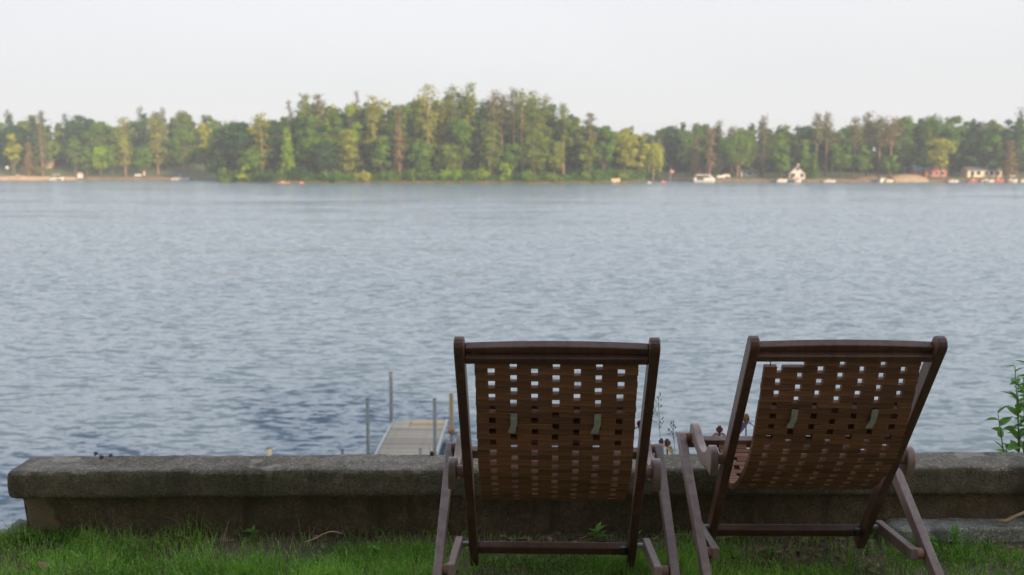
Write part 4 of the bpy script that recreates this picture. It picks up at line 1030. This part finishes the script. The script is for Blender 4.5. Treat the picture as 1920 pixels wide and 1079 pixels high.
# ------------------------------------------------------------------ grass, leaves, plants
M['grass'] = None
def grass_mat(name, c1, c2, c3):
    m = bpy.data.materials.new(name); m.use_nodes = True; n = m.node_tree; n.nodes.clear()
    out = n.nodes.new('ShaderNodeOutputMaterial'); d = n.nodes.new('ShaderNodeBsdfPrincipled'); t = n.nodes.new('ShaderNodeBsdfTranslucent'); mx = n.nodes.new('ShaderNodeMixShader'); mx.inputs[0].default_value = .35
    d.inputs['Roughness'].default_value = .55; d.inputs['Specular IOR Level'].default_value = .3
    v = objvec(n); a = noise(n, 2.2, 3, .6, v); f = noise(n, 90, 2, .6, v)
    c = mixc(n, ramp(n, a.outputs[0], [(.4, (0, 0, 0)), (.62, (1, 1, 1))]), c1, c2); c = mixc(n, ramp(n, f.outputs[0], [(.50, (0, 0, 0)), (.66, (1, 1, 1))]), c, c3)
    n.links.new(c, d.inputs['Base Color']); n.links.new(c, t.inputs['Color'])
    n.links.new(d.outputs[0], mx.inputs[1]); n.links.new(t.outputs[0], mx.inputs[2]); n.links.new(mx.outputs[0], out.inputs['Surface']); return m
M['grass'] = grass_mat('grass_blades', (.215, .47, .042), (.105, .27, .028), (.50, .60, .18))
M['dry'] = grass_mat('dry_blades', (.50, .42, .25), (.34, .27, .16), (.62, .55, .36))
def blades(name, n, x0, x1, y0, y1, mat, hr, wr, seed, keep, label):
    rs = np.random.RandomState(seed); X = rs.uniform(x0, x1, n); Y = rs.uniform(y0, y1, n); k = keep(X, Y) > rs.rand(n); X, Y = X[k], Y[k]; n = len(X)
    Z = near_ground(X, Y) - .005; tall = .45 + 1.1 * vnoise(X, Y, .22, 33) ; H = rs.uniform(hr[0], hr[1], n) * tall * lawn_height(X, Y); W = rs.uniform(wr[0], wr[1], n)
    a = rs.uniform(0, 6.283, n); b = rs.uniform(0, 6.283, n); ln = rs.uniform(.1, .75, n) * H; dx, dy = np.cos(b) * ln, np.sin(b) * ln; wx, wy = np.cos(a) * W, np.sin(a) * W
    P = np.stack([X, Y, Z], -1)
    v0 = P - np.stack([wx, wy, 0 * wx], -1) * .5; v1 = P + np.stack([wx, wy, 0 * wx], -1) * .5
    mid = P + np.stack([dx * .3, dy * .3, H * .55], -1); v2 = mid - np.stack([wx, wy, 0 * wx], -1) * .42; v3 = mid + np.stack([wx, wy, 0 * wx], -1) * .42
    v4 = P + np.stack([dx, dy, H * (1 - .25 * (ln / H))], -1)
    V = np.stack([v0, v1, v2, v3, v4], 1).reshape(-1, 3); b0 = np.arange(n)[:, None] * 5
    loops = np.concatenate([b0 + np.array([0, 1, 3, 2]), b0 + np.array([2, 3, 4])], 1).ravel(); cnt = np.tile([4, 3], n)
    o = link(name, npmesh(name, V, loops, cnt), mat); tag(o, label, 'grass', kind='stuff'); return o
def lawn_height(X, Y):
    return .62 + .38 * np.clip((3.70 - Y) / .3, 0, 1) + np.where(X < -1.1, .35, 0)
def keep_lawn(X, Y):
    base = np.clip(vnoise(X, Y, .26, 41) * 1.7 - .25, 0.12, 1) * np.clip(vnoise(X, Y, .09, 42) * 1.6, .3, 1)
    edge = 3.74 + .10 * (vnoise(X, Y, .35, 43) - .5)
    bare = np.clip((edge - Y) / .08, .10, 1)      # trodden soil along the wall foot
    bare = np.where(X > .65, np.clip(bare, .3, 1), bare)
    bare = np.where(X < -1.15, np.clip((3.9 - Y) / .05, .3, 1), bare)
    und = np.where((X > -.15) & (X < .62) & (Y > 3.56), .5, 1)
    slab = ((X > 1.50) & (Y > 3.75)) | ((X < -1.93) & (Y > 3.80))
    return base * bare * und * (Y < 3.95) * (~slab)
blades('lawn_grass', 120000, -2.4, 2.6, 2.9, 3.93, M['grass'], (.035, .085), (.0026, .0060), 1, keep_lawn, 'green lawn grass between the chairs and the wall')
blades('lawn_grass', 90000, -7, 7, -3, 2.9, M['grass'], (.03, .07), (.003, .006), 2, lambda X, Y: X * 0 + 1, 'green lawn grass nearer than the chairs, below the view')
blades('lawn_grass', 45000, 2.6, 7, 2.9, 3.75, M['grass'], (.035, .085), (.0026, .0060), 6, lambda X, Y: X * 0 + 1, 'green lawn grass right of the view along the wall')
blades('lawn_grass', 45000, -7, -2.4, 2.9, 3.82, M['grass'], (.035, .085), (.0026, .0060), 7, lambda X, Y: X * 0 + 1, 'green lawn grass left of the view beyond the wall end')
blades('dry_grass', 9000, -2.4, 2.6, 3.0, 3.9, M['dry'], (.02, .06), (.0015, .003), 3, lambda X, Y: X * 0 + .8, 'dry pale blades scattered through the lawn')
blades('dry_stalks', 90, -2.0, 2.2, 3.66, 3.82, M['dry'], (.09, .18), (.0012, .0022), 14, lambda X, Y: X * 0 + 1, 'thin pale dry stalks against the wall')
blades('tall_grass', 700, -2.0, 2.2, 3.68, 3.83, M['grass'], (.06, .13), (.0025, .0045), 4, lambda X, Y: vnoise(X, Y, .2, 8) ** 1.5, 'longer grass blades at the foot of the wall')
blades('bank_grass', 60000, -7, 7, 4.0, 9, M['grass'], (.05, .12), (.004, .009), 5, lambda X, Y: .3 + .7 * vnoise(X, Y, .6, 8), 'rough grass on the bank behind the wall')

LEAFC = simple('dead_leaf', (.36, .23, .13), .8, (.15, .085, .05), 40)
def leafmesh(name, L, Wd, fold=.25, curl=.3, n=5):
    vs = []; fs = []
    for i in range(n + 1):
        t = i / n; w = Wd / 2 * math.sin(math.pi * min(1, t ** .8 * 1.0)) ** .8 if 0 < t < 1 else .0005; y = L * t; z = curl * L * t * t * -1
        vs += [(-w, y, z + fold * w), (0, y, z), (w, y, z + fold * w)]
    for i in range(n):
        b = i * 3; fs += [(b, b + 1, b + 4, b + 3), (b + 1, b + 2, b + 5, b + 4)]
    me = bpy.data.meshes.new(name); me.from_pydata(vs, [], fs); return me
# litter of small dead leaves
rs = np.random.RandomState(9); n = 1500; X = rs.uniform(-1.8, 2.3, n); Y = rs.uniform(3.45, 3.84, n); k = (vnoise(X, Y, .3, 12) > .40) | ((X > -.1) & (X < .6)); X, Y = X[k], Y[k]
P = np.stack([X, Y, near_ground(X, Y) + rs.uniform(.004, .016, len(X))], -1); o = link('leaf_litter', leaf_mesh('leaf_litter', P, rs.uniform(.008, .03, len(X)), rs, .7), LEAFC); tag(o, 'small brown dead leaves lying on the bare soil at the wall foot', 'leaf litter', kind='stuff')
dl = leafmesh('dead_leaf', .075, .045, .5, .5); dl.materials.append(LEAFC)
for px, py, Y, rz, sc, lab in ((80, 1048, 3.45, .6, 1.0, 'curled brown dead leaf standing in the grass at the bottom left'), (383, 1035, 3.50, 2.2, .7, 'pale brown dead leaf in the grass left of the curved twig'), (353, 1010, 3.72, 1.2, .8, 'reddish dead leaf at the wall foot left of the twig'), (1115, 990, 3.74, 1.9, .8, 'tan dead leaf on the soil under the left chair'), (1030, 996, 3.72, .3, .6, 'small dead leaf on the soil below the middle of the left chair'), (1760, 1018, 3.62, 2.6, .5, 'small dead leaf in the grass behind the right chair leg')):
    x, z = gx(px, py, Y); g = float(near_ground(np.array(x), np.array(Y)))
    o = link('dead_leaf', dl, None, None, (x, Y, g + .022)); o.scale = (sc,) * 3; o.rotation_euler = (.5, .35, rz); tag(o, lab, 'leaf', 'dead leaves lying in the lawn')
def twig(pts, r, label, mat='tanwood', name='twig'):
    o = MB().tube([Vector(p) for p in pts], r, 6).build(name, M[mat], None, smooth=True); return tag(o, label, 'twig')
M['tanwood'] = simple('tan_twig', (.42, .31, .18), .8, (.30, .21, .12), 20)
tw = []
for px, py in ((570, 1019), (590, 1012), (605, 1003), (620, 998), (632, 999), (641, 1002)):
    x, z = gx(px, py, 3.62); tw.append((x, 3.62, z + .002))
twig(tw, .0026, 'thin tan curved twig lying in the grass before the wall')
twig([(1.90, 3.79, .066), (1.92, 3.785, .080), (1.945, 3.78, .078), (1.98, 3.78, .10), (2.05, 3.78, .13)], [.002, .007, .010, .006, .006], 'pale driftwood root lying on the slab at the right edge')
twig([(.62, 3.80, .02), (.70, 3.76, .03), (.80, 3.74, .022), (.88, 3.76, .03)], .003, 'small twig on the soil between the two chairs')

# debris on the wall top
x, z = gx(180, 853, 3.98)
def cone(loc, rz, sc, label):
    t = empty('pine_cone_scrap', loc, rz, label, 'debris', 'dark scraps lying on the wall top')
    mb = MB(); rr = random.Random(int(rz * 100))
    for k in range(9):
        a = k * 2.4; r_ = .008; mb.box((math.cos(a) * r_, math.sin(a) * r_, .004 + k * .0018), (.012, .006, .003), Matrix.Rotation(a, 3, 'Z') @ Matrix.Rotation(.6, 3, 'Y'))
    mb.build('scales', simple('scrap_brown', (.06, .035, .025), .8), t); t.scale = (sc * .7,) * 3
def wtop(px, py):
    X, Z = gx(px, py, 1.0); k = (.287 - CAM_H) / (Z - CAM_H); return X * k, k, .288
for px, py, sc, lab in ((180, 855, 1.0, 'dark cone scrap at the back edge of the wall top, left one of the three'), (191, 862, 1.05, 'brown curled scrap on the wall top, nearest one of the three'), (208, 857, .85, 'dark scrap on the wall top, right one of the three')):
    cone(wtop(px, py), px * .013, sc, lab)
x, y, z = wtop(810, 854)
t = empty('garden_lamp', (x, y, z), 0, 'tiny black knob with a white tube resting on the wall top by the dock', 'lamp')
bm_ = MB(); bm_.tube([(0, 0, 0), (0, 0, .004), (0, 0, .012), (0, 0, .017)], [.007, .010, .009, .003], 10); bm_.build('knob', M['metal'], t, smooth=True)
MB().tube([(-.004, .012, .008), (-.012, .03, .03)], .006, 8).build('tube', M['white'], t)

# leafy shrub at the right edge, behind the wall
LG = grass_mat('shrub_leaf', (.15, .33, .055), (.09, .22, .04), (.22, .40, .08))
STEM = simple('green_stem', (.10, .13, .05), .7)
def shrub():
    bx, by = 2.06, 4.14; t = empty('leafy_shrub', (bx, by, .05), 0, 'young green shrub with pointed leaves behind the wall at the right edge', 'shrub')
    stems = []
    for px_top, py_top, px_b in ((1925, 672, 1905), (1893, 700, 1900), (1868, 775, 1888), (1935, 720, 1915), (1880, 838, 1895), (1910, 690, 1908), (1945, 690, 1920), (1960, 740, 1935)):
        xt, zt = gx(px_top, py_top, by + random.Random(px_top).uniform(-.06, .06)); xb, _ = gx(px_b, 880, by)
        p0 = Vector((xb - bx, 0, -.1)); p3 = Vector((xt - bx, random.Random(py_top).uniform(-.06, .06), zt - .05)); p1 = p0.lerp(p3, .45) + Vector((.02, 0, .02)); stems.append((p0, p1, p3))
    for p0, p1, p3 in stems: MB().tube([p0, p1, p3], [.004, .003, .0015], 6).build('stem', STEM, t, smooth=True)
    lm = leafmesh('leaf', .088, .044, .35, .25, 6); lm.materials.append(LG); rr = random.Random(4)
    for p0, p1, p3 in stems:
        n = max(4, int((p3 - p1).length / .026))
        for i in range(n + 1):
            s = i / n; p = (p1 * (1 - s) + p3 * s) if i else p1; p = p0.lerp(p1, .6 + .4 * 1) if False else p
            o = link('leaf', lm, None, t); o.location = p; sc = rr.uniform(.6, 1.05) * (1 - .25 * s); o.scale = (sc,) * 3
            o.rotation_euler = (rr.uniform(.1, 1.1), rr.uniform(-.4, .4), i * 2.5 + rr.uniform(-.5, .5))
shrub()
# flowering grass stem
def seed_grass(px, top, Y, label, h2=.12):
    x, z = gx(px, top, Y); t = empty('seed_grass', (x, Y, -.1), 0, label, 'grass stalk', 'grass stalks between the chairs'); H = z + .1
    MB().tube([(.03, 0, 0), (.02, 0, H * .5), (0, 0, H)], [.0018, .0014, .0007], 5).build('stem', STEM, t)
    rr = random.Random(px); mb = MB()
    for i in range(26):
        s = i / 26; zz = H - h2 * s * 1.3; a = rr.uniform(0, 6.28); L = .008 + .032 * s * rr.uniform(.4, 1); e = Vector((math.cos(a) * L, math.sin(a) * L * .6, zz + .012))
        mb.tube([(0.003 * s, 0, zz), e], .0005, 3, False); mb.tube([e - Vector((0, 0, .004)), e, e + Vector((0, 0, .005))], [.0006, .0022, .0006], 5)
    mb.build('panicle', simple('grass_seed', (.12, .12, .07), .8), t)
seed_grass(1234, 742, 4.12, 'tall grass stalk with a feathery seed head right of the left chair')
seed_grass(1262, 796, 4.10, 'shorter seed stalk right of the tall one between the chairs', .06)
def iris(px, py, Y, c_up, c_dn, label, sc=1.0, rz=0):
    sc *= .85; c_up = tuple(v * .8 for v in c_up)
    x, z = gx(px, py, Y); t = empty('iris_flower', (x, Y, -.15), rz, label, 'flower', 'iris flowers behind the wall'); H = z + .15
    MB().tube([(.02, 0, 0), (.01, 0, H * .5), (0, 0, H - .02)], [.004, .0035, .003], 7).build('stem', STEM, t, smooth=True)
    mu = simple('petal_up', c_up, .6, tuple(v * .6 for v in c_up), 40); md = simple('petal_down', c_dn, .6, tuple(v * .6 for v in c_dn), 40)
    pm = leafmesh('petal', .042 * sc, .036 * sc, .5, -.25, 6); pm.materials.append(mu); pd = leafmesh('fall', .046 * sc, .034 * sc, .3, 1.0, 6); pd.materials.append(md)
    for k in range(3):
        o = link('petal', pm, None, t); o.location = (0, 0, H - .015); o.rotation_euler = (1.15, 0, k * 2.094 + .5)
        o = link('petal', pd, None, t); o.location = (0, 0, H - .015); o.rotation_euler = (.15, 0, k * 2.094 + 1.55)
    lf = leafmesh('blade_leaf', H * .8, .016, .3, .15, 6); lf.materials.append(LG)
    for k in range(3):
        o = link('leaf', lf, None, t); o.location = (.02, 0, 0); o.rotation_euler = (1.25 + .1 * k, 0, k * 2.1)
iris(1251, 832, 4.11, (.45, .22, .20), (.50, .30, .08), 'pink and yellow iris between the chairs, low over the wall', 1.0)
iris(1240, 828, 4.16, (.40, .18, .18), (.30, .10, .12), 'dusky pink iris left of the pink and yellow one', .8, 1)
iris(1199, 796, 4.13, (.22, .08, .09), (.18, .06, .08), 'dark maroon iris just right of the left chair back', .9)
iris(1349, 807, 4.13, (.45, .20, .20), (.25, .09, .10), 'dusky pink iris left of the right chair post', 1.0, .4)
iris(1399, 787, 4.12, (.55, .36, .16), (.10, .04, .14), 'yellow and purple iris right of the right chair left post', 1.1, .9)
# broad-leaved weeds in the lawn, right
def weed(x, y, n, L, label, seed):
    g = float(near_ground(np.array(x), np.array(y))); t = empty('weed', (x, y, g), 0, label, 'weed', 'leafy weeds at the wall foot'); rr = random.Random(seed)
    lm = leafmesh('leaf', L, L * .42, .3, .35, 5); lm.materials.append(LG)
    for i in range(n):
        o = link('leaf', lm, None, t); o.location = (0, 0, rr.uniform(0, .05)); o.rotation_euler = (rr.uniform(.3, 1.2), 0, i * 2.4); s = rr.uniform(.6, 1.1); o.scale = (s, s, s)
    MB().tube([(0, 0, -.01), (0, 0, .055)], .0018, 5).build('stem', STEM, t)
weed(1.62, 3.70, 12, .05, 'leafy weed before the slab, left one of three', 1); weed(1.72, 3.72, 14, .055, 'leafy weed before the slab, middle one of three', 2); weed(1.84, 3.70, 9, .04, 'leafy weed before the slab, right one of three', 3)
weed(.33, 3.74, 12, .05, 'leafy weed on the soil under the right half of the left chair', 4); weed(.48, 3.70, 11, .045, 'leafy weed beside the right post foot of the left chair', 5)
weed(.98, 3.60, 10, .04, 'leafy weed in the grass between the right chair legs, near its left post foot', 7); weed(1.36, 3.66, 9, .035, 'leafy weed in the grass behind the right post foot of the right chair', 8); weed(-1.45, 3.62, 8, .035, 'leafy weed in the grass below the left third of the wall', 9); weed(-.52, 3.60, 8, .03, 'small leafy weed in the lawn left of the left chair', 10)
weed(-1.02, 3.77, 9, .04, 'dark leafy weed at the wall foot left of the curved twig', 6)

# ------------------------------------------------------------------ behind the camera: the cottage and the trees that shade the lawn
def near_house():
    t = empty('lake_house', (10, -17, 0), 0, 'timber lake house behind the viewpoint that shades the lawn', 'house')
    MB().box((0, 0, 2.8), (22, 9, 6.0)).prism([(-4.5, 5.8), (4.5, 5.8), (0, 7.8)], -11, 11).build('wall', M['darkbrown'], t)
    r = MB()
    for s in (-1, 1):
        a = math.atan2(2.1, 4.5); r.box((0, s * 2.55, 6.72), (23.4, 5.7, .2), Matrix.Rotation(-s * a, 3, 'X'))
    rf = r.build('roof', M['roof'], t); MB().box((9.5, 0, 7.9), (.9, .9, 1.0)).build('chimney', M['tan'], rf)
    for wx in (-8, -4, 4, 8):
        for wz in (1.8, 4.6):
            f = MB().box((wx, 4.54, wz), (1.6, .08, 1.5)).build('window', M['white'], t); MB().box((wx, 4.6, wz), (1.35, .04, 1.25)).build('pane', M['glass'], f)
    MB().box((0, 4.55, 1.2), (1.2, .1, 2.2)).build('door', M['red'], t)
near_house()
def big_tree(x, y, h, wd, kind, tone, label, seed, z0=.22):
    rs = np.random.RandomState(seed); t = empty('shade_tree', (x, y, 0), 0, label, 'tree')
    P, limbs, NR = crown_points(kind, h, wd, rs, 2.0); P = P[P[:, 2] > h * z0]
    mb = MB(); trunk_mb(mb, h, kind, [l for l in limbs if l[1][2] > h * z0], rs, rad=.32, sides=12); mb.build('trunk', M['bark'], t, smooth=True)
    link('crown', leaf_mesh('crown', P, rs.uniform(.35, .8, len(P)), rs), FC[tone], t)
big_tree(-6.5, -7, 16, 13, 'broad', 'green', 'tall leafy tree behind the viewpoint, left of the lake house door', 2)
big_tree(1.5, -9, 18, 13, 'broad', 'dark', 'dark leafy tree straight behind the viewpoint', 3)
big_tree(-15, -10, 17, 13, 'broad', 'dark', 'dark leafy tree left of the lake house gable', 6)

big_tree(24.0, -14, 9.0, 6.8, 'broad', 'green', 'low round tree added beside the right gable of the lake house to shade the dock', 9, .12)  # unseen tree, added and sized to shade the near dock
big_tree(-2, -4.5, 14, 11, 'broad', 'green', 'leafy tree nearest behind the viewpoint, on its left', 8, .35)

# ------------------------------------------------------------------ hazy air
hm = bpy.data.materials.new('haze_air'); hm.use_nodes = True; n = hm.node_tree; n.nodes.clear()
ho = n.nodes.new('ShaderNodeOutputMaterial'); hv = n.nodes.new('ShaderNodeVolumePrincipled'); hv.inputs['Color'].default_value = (.84, .91, 1, 1)
hv.inputs['Density'].default_value = .00036; hv.inputs['Anisotropy'].default_value = .0; n.links.new(hv.outputs[0], ho.inputs['Volume'])
hz = MB().box((0, 430, 22), (1900, 1000, 58)).build('haze', hm); hz['kind'] = 'stuff'; hz.display_type = 'WIRE'
